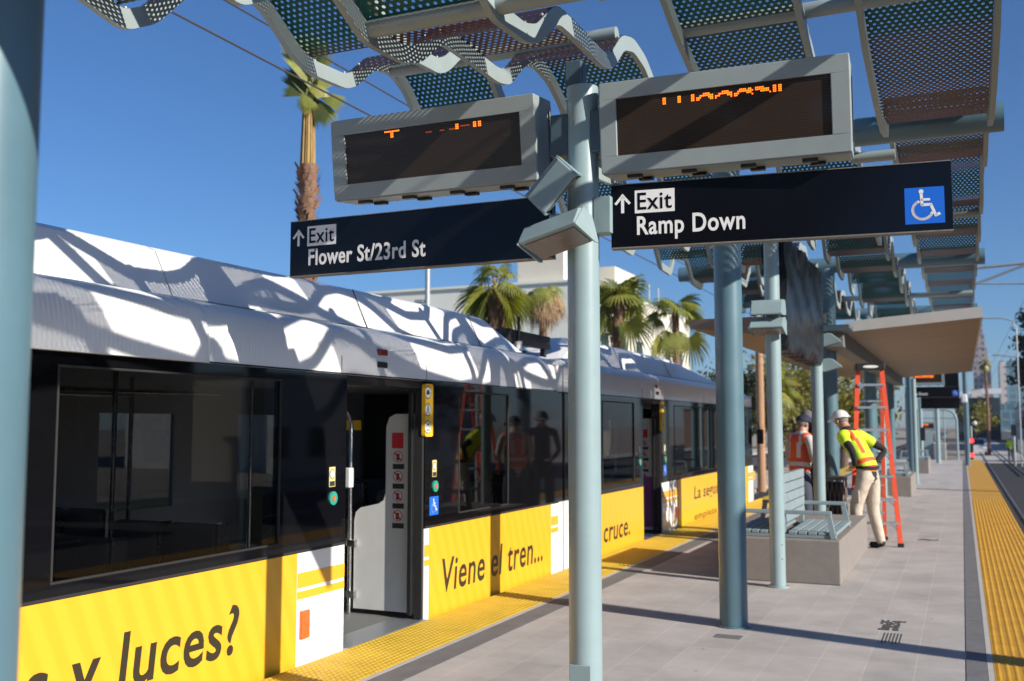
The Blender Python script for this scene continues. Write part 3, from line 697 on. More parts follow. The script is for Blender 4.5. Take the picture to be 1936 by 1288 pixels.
PROF = {
 'A': ((-3.47, -2.78), hpts(1, -5.4, 2.2) + [(2.5, 3.80), (2.95, 3.48), (3.36, 3.40), (3.55, 3.50), (3.85, 3.82), (4.15, 3.93), (4.36, 3.87), (4.65, 3.70), (4.82, 3.665), (5.17, 3.69), (5.28, 3.74), (5.50, 3.92), (5.72, 3.965), (5.90, 3.90), (6.05, 3.77), (6.4, 3.52), (7.0, 3.46), (7.35, 3.75), (7.6, 4.0), (7.9, 3.95)] + hpts(11, 8.3, 21.6)),
 'C': ((-2.52, -1.82), hpts(2, -5.4, 1.9) + [(2.0, 3.7), (2.35, 4.02), (3.05, 4.07), (3.5, 3.58), (3.90, 3.385), (4.26, 3.405), (4.42, 3.46), (4.66, 3.65), (4.82, 3.66), (5.38, 3.66), (5.55, 3.70), (5.78, 3.90), (5.98, 3.955), (6.22, 3.93), (6.42, 3.84), (6.75, 3.60), (7.2, 3.48), (7.6, 3.52), (7.85, 3.9), (8.2, 4.0)] + hpts(12, 8.6, 21.6)),
 'D': ((-1.46, -.73), hpts(3, -5.4, 2.8) + [(3.2, 3.6), (3.9, 3.50), (4.3, 3.55), (4.6, 3.9), (4.95, 4.06), (5.27, 3.965), (5.56, 3.85), (5.93, 3.755), (6.5, 3.62), (7.2, 3.55), (7.6, 3.60), (7.8, 3.9), (8.1, 4.0), (8.35, 3.75)] + hpts(13, 8.8, 21.6)),
 'E': ((-.46, .27), hpts(4, -5.4, 3.4) + [(3.9, 3.72), (4.5, 3.66), (4.9, 3.8), (5.15, 4.05), (5.4, 4.02), (5.6, 3.92), (6.05, 3.77), (6.8, 3.68), (7.4, 3.66), (7.85, 3.73), (8.02, 4.0), (8.3, 4.0), (8.6, 3.87), (9.1, 3.80), (9.5, 3.82), (9.65, 4.05), (9.9, 4.05)] + hpts(14, 10.2, 21.6, 3.84, .1)),
}
def ribbon(x0, x1, prof, gaps):
    pts = fillet(prof)
    cuts = [-5.6, 1.25, 8.18, 15.0, 21.9]
    for a, b in zip(cuts, cuts[1:]):
        seg = [(y, z) for y, z in pts if a + .02 <= y <= b - .02]
        if len(seg) < 3: continue
        n = len(seg); nrm = []
        for i in range(n):
            p = seg[max(i - 1, 0)]; q = seg[min(i + 1, n - 1)]; dy, dz = q[0] - p[0], q[1] - p[1]; L = math.hypot(dy, dz); nrm.append((-dz / L, dy / L))
        H = .09; W = .034
        # sheets lying on the rails, one panel per unbroken run
        vs = []; uvs = []; tint = []; s = 0
        for i in range(n):
            y = seg[i][0] + nrm[i][0] * (H + .004); z = seg[i][1] + nrm[i][1] * (H + .004)
            if i: s += math.hypot(y - ly, z - lz)
            ly, lz = y, z
            for x in (x0, x1): vs.append((x, y, z)); uvs.append((x - x0, s))
            p, q = seg[max(i - 1, 0)], seg[min(i + 1, n - 1)]
            sl = (q[1] - p[1]) / max(1e-4, math.hypot(q[0] - p[0], q[1] - p[1]))
            tint += [max(0, min(1, .55 + sl * .62))] * 2
        runs = []; cur = []
        for i in range(n - 1):
            if any(g0 < (seg[i][0] + seg[i + 1][0]) / 2 < g1 for g0, g1 in gaps):
                if cur: runs.append(cur)
                cur = []
            else: cur.append(i)
        if cur: runs.append(cur)
        for run in runs:
            i0, i1 = run[0], run[-1] + 1
            if i1 - i0 < 2: continue
            me = bpy.data.meshes.new('perforated_sheet'); o = 2 * i0
            me.from_pydata(vs[o:2 * i1 + 2], [], [(2 * i - o, 2 * i + 1 - o, 2 * i + 3 - o, 2 * i + 2 - o) for i in run]); ul = me.uv_layers.new(name='UVMap')
            for lp in me.loops: ul.data[lp.index].uv = uvs[lp.vertex_index + o]
            at = me.attributes.new('tint', 'FLOAT', 'POINT')
            for i in range(len(me.vertices)): at.data[i].value = tint[i + o]
            me.materials.append(M['perf']); link('wavy_panel', me, canopy, True)
        for xs in (x0, x1 - W):
            rb = MB(); v2 = []; f2 = []
            for i in range(n):
                y, z = seg[i]; ny, nz = nrm[i]
                v2 += [(xs, y, z), (xs + W, y, z), (xs + W, y + ny * H, z + nz * H), (xs, y + ny * H, z + nz * H)]
            for i in range(n - 1):
                for k in range(4): f2.append((i * 4 + k, i * 4 + (k + 1) % 4, (i + 1) * 4 + (k + 1) % 4, (i + 1) * 4 + k))
            f2 += [(0, 3, 2, 1), tuple((n - 1) * 4 + k for k in range(4))]
            rb.add(v2, f2)
            for i in range(3, n - 1, 7): rb.sphere((xs + W / 2, seg[i][0] + nrm[i][0] * (H + .006), seg[i][1] + nrm[i][1] * (H + .006)), .009, 6, 4)
            rb.build('side_rail', M['rail'], canopy, True)
for k, ((x0, x1), pr) in PROF.items(): ribbon(x0, x1, pr, GAPS[k])
for y, z, x0, x1 in ((-3.4, 3.6, -3.44, .24), (-1.5, 3.9, -3.44, .24), (.3, 3.75, -3.44, .24), (2.2, 3.86, -3.44, .24), (3.93, 3.46, -2.5, -.76), (3.9, 3.74, -.75, .24), (5.72, 3.985, -3.44, -1.85), (5.70, 3.93, -1.44, .24), (7.5, 3.62, -2.5, -.76), (8.55, 3.78, -.76, -.42), (9.6, 3.85, -3.44, -1.85), (11.4, 3.8, -3.44, .24), (18.4, 3.8, -3.44, .24)):
    K(MB().tube([(x0, y, z), (x1, y, z)], .045, 18), 'cross_tube', M['rail'])

# ------------------------------------------------------------ sign pole with its displays and signs
YP = 4.80; XP = -1.742
sp = thing('sign_pole', 'pale blue steel pole in the foreground carrying two displays and two black exit signs', 'pole', (XP, YP, 0))
def P_(mb, name, m, p=None, smooth=True): return mb.build(name, m, p or sp, smooth)
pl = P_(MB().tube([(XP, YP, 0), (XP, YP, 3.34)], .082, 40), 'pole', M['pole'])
P_(MB().tube([(XP, YP, 0), (XP, YP, .02)], .13, 32), 'base_plate', M['pole'], pl)
P_(MB().rbox(XP - .055, XP + .055, YP - .085, YP - .078, .22, .43, .003), 'access_cover', M['pole'], pl, False)
P_(MB().rbox(XP - .075, XP + .015, YP - .06, YP + .03, 3.34, 3.475, .006).box(XP + .015, XP + .018, YP - .045, YP + .015, 3.36, 3.46), 'top_box', M['dkbracket'], None, False)
for s in (-1, 1):
    P_(MB().rbox(*sorted((XP + s * .06, XP + s * .16)), YP - .06, YP + .10, 2.98, 3.20, .008), 'display_bracket', M['dkbracket'], None, False)
P_(MB().rbox(XP + .07, XP + .165, YP - .05, YP + .03, 2.56, 2.75, .006), 'sign_bracket', M['pole'], None, False)
P_(MB().rbox(XP - .17, XP - .07, YP - .05, YP + .03, 2.54, 2.68, .006), 'sign_bracket', M['pole'], None, False)

def display(name, label, o, ang, wd, hh, dp, led, pit=R(7)):
    """cabinet: o = lower left front corner, faces -Y"""
    fn = frontf(o, ang, pit)
    t = thing(name, label, 'display', tuple(fn(wd / 2, 0, -dp / 2)), 'LED displays on the sign pole')
    def box(b, u0, u1, v0, v1, d0, d1, mi=0):
        b.add([fn(u, v, d) for u in (u0, u1) for v in (v0, v1) for d in (d0, d1)], [(0, 1, 3, 2), (4, 6, 7, 5), (0, 4, 5, 1), (2, 3, 7, 6), (0, 2, 6, 4), (1, 5, 7, 3)], mi)
    m_ = .085; b = MB()
    box(b, 0, wd, 0, m_, -dp, 0); box(b, 0, wd, hh - m_, hh, -dp, 0); box(b, 0, m_, m_, hh - m_, -dp, 0); box(b, wd - m_, wd, m_, hh - m_, -dp, 0); box(b, m_, wd - m_, m_, hh - m_, -dp, -.06)
    h = b.build('housing', M['housing'], t)
    bv = h.modifiers.new('edge', 'BEVEL'); bv.width = .004; bv.segments = 2; bv.limit_method = 'ANGLE'
    b = MB(); box(b, m_ - .004, wd - m_ + .004, m_ - .004, hh - m_ + .004, -.05, -.012); b.build('screen', M['screen'], t)
    for i, fx in enumerate((.13, .36, .60, .84)):
        for d in (-.07, -.19): b = MB(); box(b, fx * wd - .035 + (.03 if d < -.1 else 0), fx * wd + .035 + (.03 if d < -.1 else 0), -.022, .001, d - .025, d + .025); b.build('mounting_foot', M['black'], t)
    b = MB(); box(b, .01, wd - .01, -.006, -.0005, -dp + .012, -.012); b.build('bottom_plate', M['housing'], t)
    b = MB(); b2 = MB(); u0, v0, pit = led[0]
    for r, row in enumerate(led[1]):
        for c, ch in enumerate(row):
            if ch in '#+':
                u = u0 + c * pit; v = v0 - r * pit * 1.05; q = pit * .36
                (b if ch == '#' else b2).add([fn(u - q, v - q, -.0108), fn(u + q, v - q, -.0108), fn(u + q, v + q, -.0108), fn(u - q, v + q, -.0108)], [(0, 1, 2, 3)])
    b.build('led_text', M['led'], t)
    if b2.v: b2.build('led_dim', M['ledoff'], t)
    b = MB(); box(b, -.003, .0005, .08, hh - .06, -dp + .03, -dp + .04); box(b, wd - .0005, wd + .003, .08, hh - .06, -dp + .03, -dp + .04); b.build('door_seam', M['black'], t)
    return t
LP = ["##########.............................++++..............",
      "..+####+..........................##.....##.##...........",
      "....##............................##.+++.##.##...........",
      "....##...........................+##.....##.##..........."]
LPp = ["", "", "", ""]
rowsL = [r.ljust(60, '.') for r in LP]
rowsR = ["##.......##......##.....####.......####......####.##..#####.....##.##",
         "##.......##......##...########...########...#########.########..##.##",
         "##.......##......##.###....###.###....###.###....###.....#####..##.##",
         "##.......##......##.##......##.#........#.##........#.........#.##.##"]
display('led_display', 'grey LED display left of the sign pole, its screen almost blank', (-3.222, YP - .06, 2.87), R(.5), 1.245, .45, .25, ((.345, .352, .0096), [
    "##########......................................................",
    "....##........................................##.........##.##..",
    "....##........................................##.++++++..##.##..",
    "....##.....................++++.....+++...++++##.........##.##.."]))
display('led_display', 'grey LED display right of the sign pole with a broken row of orange letters', (-1.62, YP - .06, 2.86), R(3.0), 1.20, .457, .25, ((.325, .347, .0083), rowsR), R(5.5))

def exit_sign(label, o, ang, wd, hh, line2, tw, icon):
    fn = frontf(o, ang)
    t = thing('exit_sign', label, 'sign', tuple(fn(wd / 2, 0, -.02)), 'black exit signs on the sign pole')
    b = MB(); b.add([fn(u, v, d) for u in (0, wd) for v in (0, hh) for d in (-.055, 0)], [(0, 1, 3, 2), (4, 6, 7, 5), (0, 4, 5, 1), (2, 3, 7, 6), (0, 2, 6, 4), (1, 5, 7, 3)])
    p = b.build('sign_board', M['signface'], t); bv = p.modifiers.new('edge', 'BEVEL'); bv.width = .003; bv.segments = 2
    b = MB()
    for v0, v1 in ((-.006, 0), (hh, hh + .004)): b.add([fn(u, v, d) for u in (.0, wd) for v in (v0, v1) for d in (-.058, .003)], [(0, 1, 3, 2), (4, 6, 7, 5), (0, 4, 5, 1), (2, 3, 7, 6), (0, 2, 6, 4), (1, 5, 7, 3)])
    b.build('edge_trim', M['cover'], t)
    # arrow
    a0 = .018; b = MB()
    def poly(pts, d=.0014): b.add([fn(u, v, d) for u, v in pts], [tuple(range(len(pts)))])
    z1 = hh - .045; cu = a0 + .042
    poly([(cu - .008, z1 - .10), (cu + .008, z1 - .10), (cu + .008, z1 - .015), (cu - .008, z1 - .015)])
    poly([(cu, z1), (cu, z1 - .022), (cu - .032, z1 - .058), (cu - .042, z1 - .05)]); poly([(cu, z1), (cu + .042, z1 - .05), (cu + .032, z1 - .058), (cu, z1 - .022)])
    b.build('arrow', M['wtext'], t)
    b = MB(); poly([(.122, hh - .150), (.322, hh - .150), (.322, hh - .034), (.122, hh - .034)]); b.build('exit_patch', M['wtext'], t)
    text_mesh('Exit', 'exit_text', lambda u, v, d: fn(u, v, .0016 + d), .136, .308, hh - .134, hh - .047, M['signface'], t, bold=.010, ext=.0012)
    text_mesh(line2, 'direction_text', fn, .132, .132 + tw, hh - .264 - (.026 if 'p' in line2 else 0), hh - .166, M['wtext'], t, bold=.02, ext=.0016)
    if icon:
        b = MB(); poly([(wd - .205, hh - .285), (wd - .035, hh - .285), (wd - .035, hh - .115), (wd - .205, hh - .115)]); q = b.build('blue_square', M['bluesign'], t)
        wheel_icon(lambda u, v, d: fn(u, v, d + .0012), wd - .122, hh - .197, .142, q)
    return t
exit_sign('black sign reading Exit Flower St/23rd St on the left of the pole', (-3.555, YP - .02, 2.462), R(-.6), 1.655, .318, 'Flower St/23rd St', .775, False)
exit_sign('black sign reading Exit Ramp Down with a blue wheelchair square', (-1.585, YP - .02, 2.488), R(6.2), 1.59, .318, 'Ramp Down', .53, True)

exit_sign('unseen black exit sign, added to shade the top of the nearest big column', (-1.55, 1.16, 2.50), R(2), 1.60, .318, 'Ramp Down', .53, True)  # sign out of view, added to throw shade on the near column
display('led_display', 'unseen grey LED display, added above the sign to shade the nearest big column', (-1.55, 1.13, 2.87), R(2), 1.20, .457, .25, ((.325, .347, .0083), rowsR), R(5.5))  # display out of view, added to widen that column shade
def flood(label, c, tilt, yaw, roll, sx, group):
    """wedge lamp: visor, glass below"""
    t = thing('floodlight', label, 'lamp', c, group)
    mt = Matrix.Translation(c) @ Matrix.Rotation(yaw, 4, 'Z') @ Matrix.Rotation(roll, 4, 'Y') @ Matrix.Rotation(tilt, 4, 'X')
    prof = [(.0, .085), (-.05, .075), (-.15, -.01), (-.155, -.025), (-.13, -.03), (.07, -.075), (.085, -.06), (.085, .04), (.06, .075)]
    L = .17 * sx; b = MB()
    b.prism(prof, lambda u, v, d: mt @ Vector((d, u, v)), -L, L)
    h = b.build('lamp_body', M['pole'], t, False); bv = h.modifiers.new('edge', 'BEVEL'); bv.width = .006; bv.segments = 2; bv.limit_method = 'ANGLE'
    b = MB()
    f = lambda u, v, d: mt @ Vector((d, u, v))
    b.prism([(-.125, -.033), (.06, -.0735), (.06, -.078), (-.125, -.038)], f, -L + .02, L - .02); b.build('lens', M['lens'], t)
    b = MB()
    for s in (-1, 1): MB().prism([(-.165, -.03), (.0, .088), (.09, .05), (.09, -.085), (.05, -.09)], f, s * L, s * (L + .006)).build('end_plate', M['pole'], t)
    b = MB(); b.tube([mt @ Vector((0, .08, 0)), mt @ Vector((0, .14, .0))], .03, 14); b.build('swivel', M['pole'], t, True)
    return t
flood('pale blue floodlight tilted up, upper of the two on the sign pole', (-1.84, 4.64, 2.80), R(35), R(0), R(-47), .72, 'floodlights on the platform poles')
flood('pale blue floodlight aimed down, lower of the two on the sign pole', (-1.80, 4.60, 2.545), R(0), R(-4), R(-14), .92, 'floodlights on the platform poles')

# ------------------------------------------------------------ farther poles, wrapped panel, bench
def lamp_pole(y, h, label, x=XC, r=.075):
    t = thing('platform_pole', label, 'pole', (x, y, 0))
    c = MB().tube([(x, y, 0), (x, y, h)], r, 32).build('pole', M['pole'], t, True)
    MB().tube([(x, y, 0), (x, y, .015)], r + .03, 24).build('base_plate', M['pole'], c, True)
    for z in (.28, .42): MB().sphere((x + r * .7, y - r * .7, z), .008, 6, 4).build('bolt', M['steel'], c)
    return t
lamp_pole(10.31, 3.62, 'slim pale blue pole at the near end of the bench plinth')
lamp_pole(13.62, 3.62, 'slim pale blue pole behind the bench, at the far edge of the wrapped panel')
flood('pale blue floodlight aimed up, upper lamp on the pole at the bench', (XC - .02, 10.18, 2.76), R(20), 0, 0, .9, 'floodlights on the platform poles')
flood('pale blue floodlight aimed down, lower lamp on the pole at the bench', (XC - .02, 10.17, 2.58), 0, 0, 0, .95, 'floodlights on the platform poles')
flood('small pale floodlight above, beside the far edge of the wrapped panel', (XC + .15, 13.72, 2.71), 0, R(90), 0, .55, 'floodlights on the platform poles')
flood('small pale floodlight below, beside the far edge of the wrapped panel', (XC + .15, 13.72, 2.38), 0, R(90), 0, .55, 'floodlights on the platform poles')
wp = thing('wrapped_panel', 'sign cabinet wrapped in crumpled black plastic sheet hung between two slim poles', 'panel', (XC, 12, 2.4))
b = MB(); n, k = 34, 14; vs = []; r_ = random.Random(3)
def wob(a, c): return .010 * math.sin(a * .5 + c * .9) + .006 * math.sin(a * 1.3 - c * .7)
for s in (1, -1):
    for i in range(n + 1):
        for j in range(k + 1):
            y = 10.48 + 3.0 * i / n; z = 2.40 + 1.16 * j / k
            sag = -.05 * abs(math.sin(i * .9)) * (1 - j / k) ** 3
            vs.append((XC + s * (.115 - .03 * (j == 0)) + wob(i, j) * .9, y + .01 * math.sin(j), z + sag))
o2 = (n + 1) * (k + 1); fs = []
for s in (0, 1):
    for i in range(n):
        for j in range(k):
            q = s * o2 + i * (k + 1) + j; fs.append((q, q + 1, q + k + 2, q + k + 1))
for i in range(n):
    q = i * (k + 1); fs += [(q, q + k + 1, q + k + 1 + o2, q + o2), (q + k, q + 2 * k + 1, q + 2 * k + 1 + o2, q + k + o2)]
for j in range(k):
    for e in (0, n * (k + 1)): fs.append((e + j, e + j + 1, e + j + 1 + o2, e + j + o2))
b.add(vs, fs).build('plastic_sheet', M['wrap'], wp, True)
for z in (2.62, 3.35):
    for y in (10.40, 13.46): MB().box(XC - .03, XC + .03, y, y + .1, z - .04, z + .04).build('mounting_arm', M['dkbracket'], wp)

tag(MB().rbox(-2.30, -1.155, 10.62, 13.75, 0, .44, .012).build('plinth', M['concrete']), 'grey concrete plinth carrying the slatted bench by the slim poles', 'plinth')
def bench(x0, x1, y0, y1, z, label):
    xm = (x0 + x1) / 2 - .02
    t = thing('bench', label, 'bench', (xm, (y0 + y1) / 2, z), 'slatted platform benches')
    for s in (1, -1):
        b = MB(); xe = x1 if s > 0 else x0; n = 5; wd = abs(xe - xm) - .06
        for i in range(n):
            a = xm + s * (.06 + wd * i / n); c = xm + s * (.06 + wd * (i + .86) / n)
            b.rbox(min(a, c), max(a, c), y0, y1, z + .035, z + .07, .006)
        b.build('seat', M['benchp'], t)
    b = MB()
    for i in range(5): b.rbox(xm - .03, xm + .03, y0, y1, z + .14 + i * .104, z + .232 + i * .104, .006)
    for y in (y0 + .03, y1 - .09): b.rbox(xm - .026, xm + .026, y, y + .06, z + .0, z + .62, .004)
    b.build('backrest', M['benchp'], t)
    for y in (y0, y1 - .06): MB().rbox(x0 + .02, x1 - .02, y + .003, y + .055, z + .001, z + .034, .004).build('frame', M['benchp'], t)
    for s in (1, -1):
        xe = x1 - .06 if s > 0 else x0 + .06
        for y in (y0 - .012, y1 - .04):
            b = MB(); lo, hi = sorted((xm, xe)); b.rbox(lo, hi, y, y + .05, z + .24, z + .28, .006)
            lo, hi = sorted((xe - s * .05, xe)); b.bar((xe - s * .03, y + .025, z + .24), (xe + s * .015, y + .025, z + .002), .05, .05)
            b.build('armrest', M['benchp'], t)
    return t
bench(-2.24, -1.18, 10.72, 12.15, .442, 'pale blue slatted double sided bench with armrests on the near concrete plinth')
mb_ = thing('mesh_bin', 'bronze mesh bin standing behind the bench, half in shade', 'bin', (-1.72, 14.35, 0))
b = MB()
for i in range(27):
    a = 2 * math.pi * i / 27
    for tw in (-.5, .5):
        b.tube([(-1.72 + .27 * math.cos(a + tw * t), 14.35 + .27 * math.sin(a + tw * t), .06 + .8 * t) for t in (0, .34, .67, 1)], .006, 4, caps=False)
b.build('mesh_body', M['meshbin'], mb_)
MB().tube([(-1.72, 14.35, .86), (-1.72, 14.35, .90)], [.29, .28], 24).build('rim', M['meshbin'], mb_, True)
MB().tube([(-1.72, 14.35, 0), (-1.72, 14.35, .06)], .26, 24).build('base', M['meshbin'], mb_, True)
MB().tube([(-1.72, 14.35, .05), (-1.72, 14.35, .82)], .22, 20).build('liner', M['rubber'], mb_, True)

# ------------------------------------------------------------ stencil and cover plate in the paving
st = thing('pavement_stencil', 'black stencilled square mark with rows of tiny print on the pavers', 'stencil', (-.55, 8.85, .002))
b = MB(); r_ = random.Random(5)
for i in range(11):
    for j in range(7):
        if r_.random() < .72 - .05 * i * (i > 6):
            x = -.655 + i * .021; y = 8.50 + j * .062; b.box(x, x + .024 * r_.uniform(.7, 1), y, y + .066 * r_.uniform(.7, 1), .0018, .0026)
b.build('emblem', M['mark'], st)
b = MB()
for j in range(6): b.box(-.60 + j * .024, -.592 + j * .024, 7.98 + .03 * (j % 3), 8.40, .0018, .0026)
b.build('print_lines', M['mark'], st)
cv = MB().rbox(-1.77, -1.57, 7.69, 7.82, -.01, .004, .002).build('cover_plate', M['cover']); tag(cv, 'small rectangular cast cover plate set in the pavers before the big column', 'cover')
st2 = MB(); r_ = random.Random(8)
for i in range(9):
    for j in range(4):
        if r_.random() < .6: st2.box(-.62 + i * .03, -.595 + i * .03, 15.2 + j * .06, 15.24 + j * .06, .0018, .0026)
tag(st2.build('pavement_stencil', M['mark']), 'faint black stencilled mark farther along the pavers beside the ladder', 'stencil')

# ------------------------------------------------------------ step ladder
ld = thing('step_ladder', 'tall orange fibreglass step ladder standing open on the platform', 'ladder', (-1.1, 14.5, 0))
top = Vector((-1.12, 14.42, 2.38)); fx = .155
fl = [Vector((-1.38, 14.12, 0)), Vector((-.785, 14.25, 0))]
d_ = (fl[1] - fl[0]).normalized(); back = Vector((-d_.y, d_.x, 0))
tl = [top - d_ * fx, top + d_ * fx]; bl_ = [(fl[0] + fl[1]) / 2 + d_ * (s * .22 + .01) + back * .82 for s in (-1, 1)]
for i in (0, 1):
    MB().bar(fl[i], tl[i] - Vector((0, 0, .05)), .058, .03, up=back).build('front_rail', M['orange'], ld)
    MB().bar(bl_[i], tl[i] - Vector((0, 0, .05)) + back * .05, .045, .025, up=back).build('rear_rail', M['orange'], ld)
def lerp(a, b, t): return a + (b - a) * t
for k in range(1, 8):
    t = k / 7.8
    b = MB().bar(lerp(fl[0], tl[0], t), lerp(fl[1], tl[1], t), .085, .03); s_ = b.build('step', M['alu'], ld)
    b = MB()
    for i in (0, 1):
        e = lerp(fl[i], tl[i], t); q = e + (d_ if i == 0 else -d_) * .10; b.bar(e - Vector((0, 0, .10)), q, .012, .012)
    b.build('brace', M['alu'], s_)
for k in range(1, 6):
    t = k / 6.2; MB().bar(lerp(bl_[0], tl[0], t), lerp(bl_[1], tl[1], t), .03, .025).build('rear_brace', M['alu'], ld)
b = MB().rbox(-.19, .19, -.09, .12, -.045, .045, .012); b.v = [tuple(top + d_ * v[0] + back * v[1] + Vector((0, 0, v[2]))) for v in b.v]
cp = b.build('top_cap', M['black'], ld)
b = MB(); n = 20; b.add([top + d_ * (.10 * math.cos(2 * math.pi * k / n)) - back * .0915 + Vector((0, 0, .020 * math.sin(2 * math.pi * k / n))) for k in range(n)], [tuple(range(n))]); b.build('oval_label', M['stickW'], cp)
for q in fl + bl_: MB().rbox(q.x - .04, q.x + .04, q.y - .035, q.y + .035, 0, .05, .01).build('foot', M['rubber'], ld)

# ------------------------------------------------------------ people
def skin_mesh(name, verts, edges, seglevel=2):
    """verts: name -> (co, rx, ry); returns evaluated mesh"""
    names = list(verts); idx = {n: i for i, n in enumerate(names)}
    me = bpy.data.meshes.new(name); me.from_pydata([verts[n][0] for n in names], [(idx[a], idx[b]) for a, b in edges], [])
    o = bpy.data.objects.new(name, me); C.objects.link(o)
    sm = o.modifiers.new('skin', 'SKIN'); sm.use_smooth_shade = True; sm.branch_smoothing = .4
    sv = me.skin_vertices[0].data if me.skin_vertices else None
    if sv is None:
        bm = bmesh.new(); bm.from_mesh(me); bm.verts.layers.skin.verify(); bm.to_mesh(me); bm.free(); sv = me.skin_vertices[0].data
    for n, i in idx.items(): sv[i].radius = (verts[n][1], verts[n][2]); sv[i].use_root = (i == 0)
    ss = o.modifiers.new('sub', 'SUBSURF'); ss.levels = seglevel; ss.render_levels = seglevel
    dg = bpy.context.evaluated_depsgraph_get(); m2 = bpy.data.meshes.new_from_object(o.evaluated_get(dg))
    bpy.data.objects.remove(o); m2.name = name; m2.materials.clear(); return m2
def segd(p, a, b):
    ab = b - a; t = max(0, min(1, (p - a).dot(ab) / max(1e-9, ab.dot(ab)))); return (p - (a + ab * t)).length
def person(label, org, yaw, J, cloth, group=None, extra=None):
    """J: joints in body space (x right, y forward, z up); cloth: material per segment group"""
    mt = Matrix.Translation(org) @ Matrix.Rotation(yaw, 4, 'Z')
    V = {}; E = []
    def v(n, co, rx, ry=None): V[n] = (tuple(mt @ Vector(co)), rx, ry or rx)
    def e(a, b, g): E.append((a, b, g))
    v('pelvis', J['pelvis'], .155, .115)
    v('waist', J['waist'], .145, .11); e('pelvis', 'waist', 'top'); v('chest', J['chest'], .165, .125); e('waist', 'chest', 'top')
    v('neckb', J['neckb'], .085, .075); e('chest', 'neckb', 'top'); v('neck', J['neck'], .058, .058); e('neckb', 'neck', 'skin')
    v('head', J['head'], .072, .085); e('neck', 'head', 'skin'); v('crown', J['crown'], .070, .080); e('head', 'crown', 'skin')
    f = (Vector(J['head']) + Vector(J['face']) * .095); v('nose', f, .012, .014); e('head', 'nose', 'skin')
    for s in ('L', 'R'):
        v('sh' + s, J['sh' + s], .068); e('neckb', 'sh' + s, 'top')
        v('el' + s, J['el' + s], .048); e('sh' + s, 'el' + s, 'arm'); v('wr' + s, J['wr' + s], .033); e('el' + s, 'wr' + s, 'fore')
        wr = Vector(J['wr' + s]); d = Vector(J['hd' + s]).normalized(); pm = wr + d * .07
        v('pm' + s, pm, .034, .022); e('wr' + s, 'pm' + s, 'skin')
        a = d.cross(Vector((0, 0, 1))); a = a.normalized() if a.length > .05 else Vector((1, 0, 0)); c = d.cross(a)
        for q, (off, ln) in enumerate(((-.03, .065), (-.01, .08), (.011, .076), (.031, .058))):
            k1 = pm + d * ln * .55 + a * off; k2 = pm + d * ln * .95 + a * off * 1.05 + c * .022
            v('f%d' % q + s, k1, .0095); v('g%d' % q + s, k2, .008); e('pm' + s, 'f%d' % q + s, 'skin'); e('f%d' % q + s, 'g%d' % q + s, 'skin')
        t1 = wr + d * .035 + a * .045; v('th' + s, t1, .011); e('pm' + s, 'th' + s, 'skin'); v('ti' + s, t1 + d * .035 + a * .015, .009); e('th' + s, 'ti' + s, 'skin')
        v('hp' + s, J['hp' + s], .108, .108); e('pelvis', 'hp' + s, 'leg'); v('kn' + s, J['kn' + s], .083, .085); e('hp' + s, 'kn' + s, 'leg')
        v('an' + s, J['an' + s], .066, .068); e('kn' + s, 'an' + s, 'leg')
        an = Vector(J['an' + s]); t = Vector(J.get('ft' + s, (0, 1, 0)))
        v('hl' + s, an + Vector((0, 0, -.045)) - t * .03, .045, .042); e('an' + s, 'hl' + s, 'shoe'); v('to' + s, an + Vector((0, 0, -.055)) + t * .17, .042, .03); e('hl' + s, 'to' + s, 'shoe')
    me = skin_mesh('body', V, [(a, b) for a, b, g in E])
    gs = ['top', 'arm', 'fore', 'leg', 'shoe', 'skin']
    for g in gs: me.materials.append(cloth[g])
    segs = [(Vector(V[a][0]), Vector(V[b][0]), gs.index(g), max(.02, min(V[a][1], V[b][1]))) for a, b, g in E]
    for p in me.polygons:
        c = p.center; p.material_index = min(segs, key=lambda s: segd(c, s[0], s[1]) / s[3] ** .5)[2]
    t = thing('person', label, 'person', tuple(org))
    auto_smooth(me, 180); link('body', me, t)
    return t, mt, V
def hat(t, mt, hd, face, m, name, brim, cap=False):
    """dome with a brim, hd = head centre in body space"""
    hd = Vector(hd); fc = Vector(face).normalized(); n, k = 20, 6; b = MB(); vs = []
    rx, ry, rz = (.105, .125, .115) if not cap else (.098, .112, .10); sd_ = fc.cross(Vector((0, 0, 1))).normalized(); up = sd_.cross(fc).normalized()
    for i in range(k + 1):
        ph = math.pi / 2 * i / k
        for q in range(n):
            a = 2 * math.pi * q / n; vs.append(mt @ (hd + up * (.045 + rz * math.sin(ph)) + (sd_ * rx * math.cos(a) + fc * ry * math.sin(a)) * max(.02, math.cos(ph))))
    fs = [(i * n + q, i * n + (q + 1) % n, (i + 1) * n + (q + 1) % n, (i + 1) * n + q) for i in range(k) for q in range(n)] + [tuple(range(n))]
    b.add(vs, fs); h = b.build(name, m, t, True)
    b = MB(); o = []; inn = []
    for q in range(n):
        a = 2 * math.pi * q / n; w_ = brim * (.35 + .65 * max(0, math.sin(a)) ** .7) if not cap else brim * max(0, math.sin(a)) ** .8
        if cap and math.sin(a) <= .05: w_ = .004
        dr = (sd_ * math.cos(a) + fc * math.sin(a)); base = hd + up * .05 + sd_ * rx * math.cos(a) + fc * ry * math.sin(a)
        inn.append(base); o.append(base + dr * w_ - up * (w_ * .25))
    vs = [mt @ p for p in inn] + [mt @ p for p in o] + [mt @ (p - up * .006) for p in inn] + [mt @ (p - up * .006) for p in o]
    fs = []
    for q in range(n):
        r2 = (q + 1) % n; fs += [(q, r2, n + r2, n + q), (2 * n + q, 3 * n + q, 3 * n + r2, 2 * n + r2), (n + q, n + r2, 3 * n + r2, 3 * n + q)]
    b.add(vs, fs).build('brim', m, h, True)
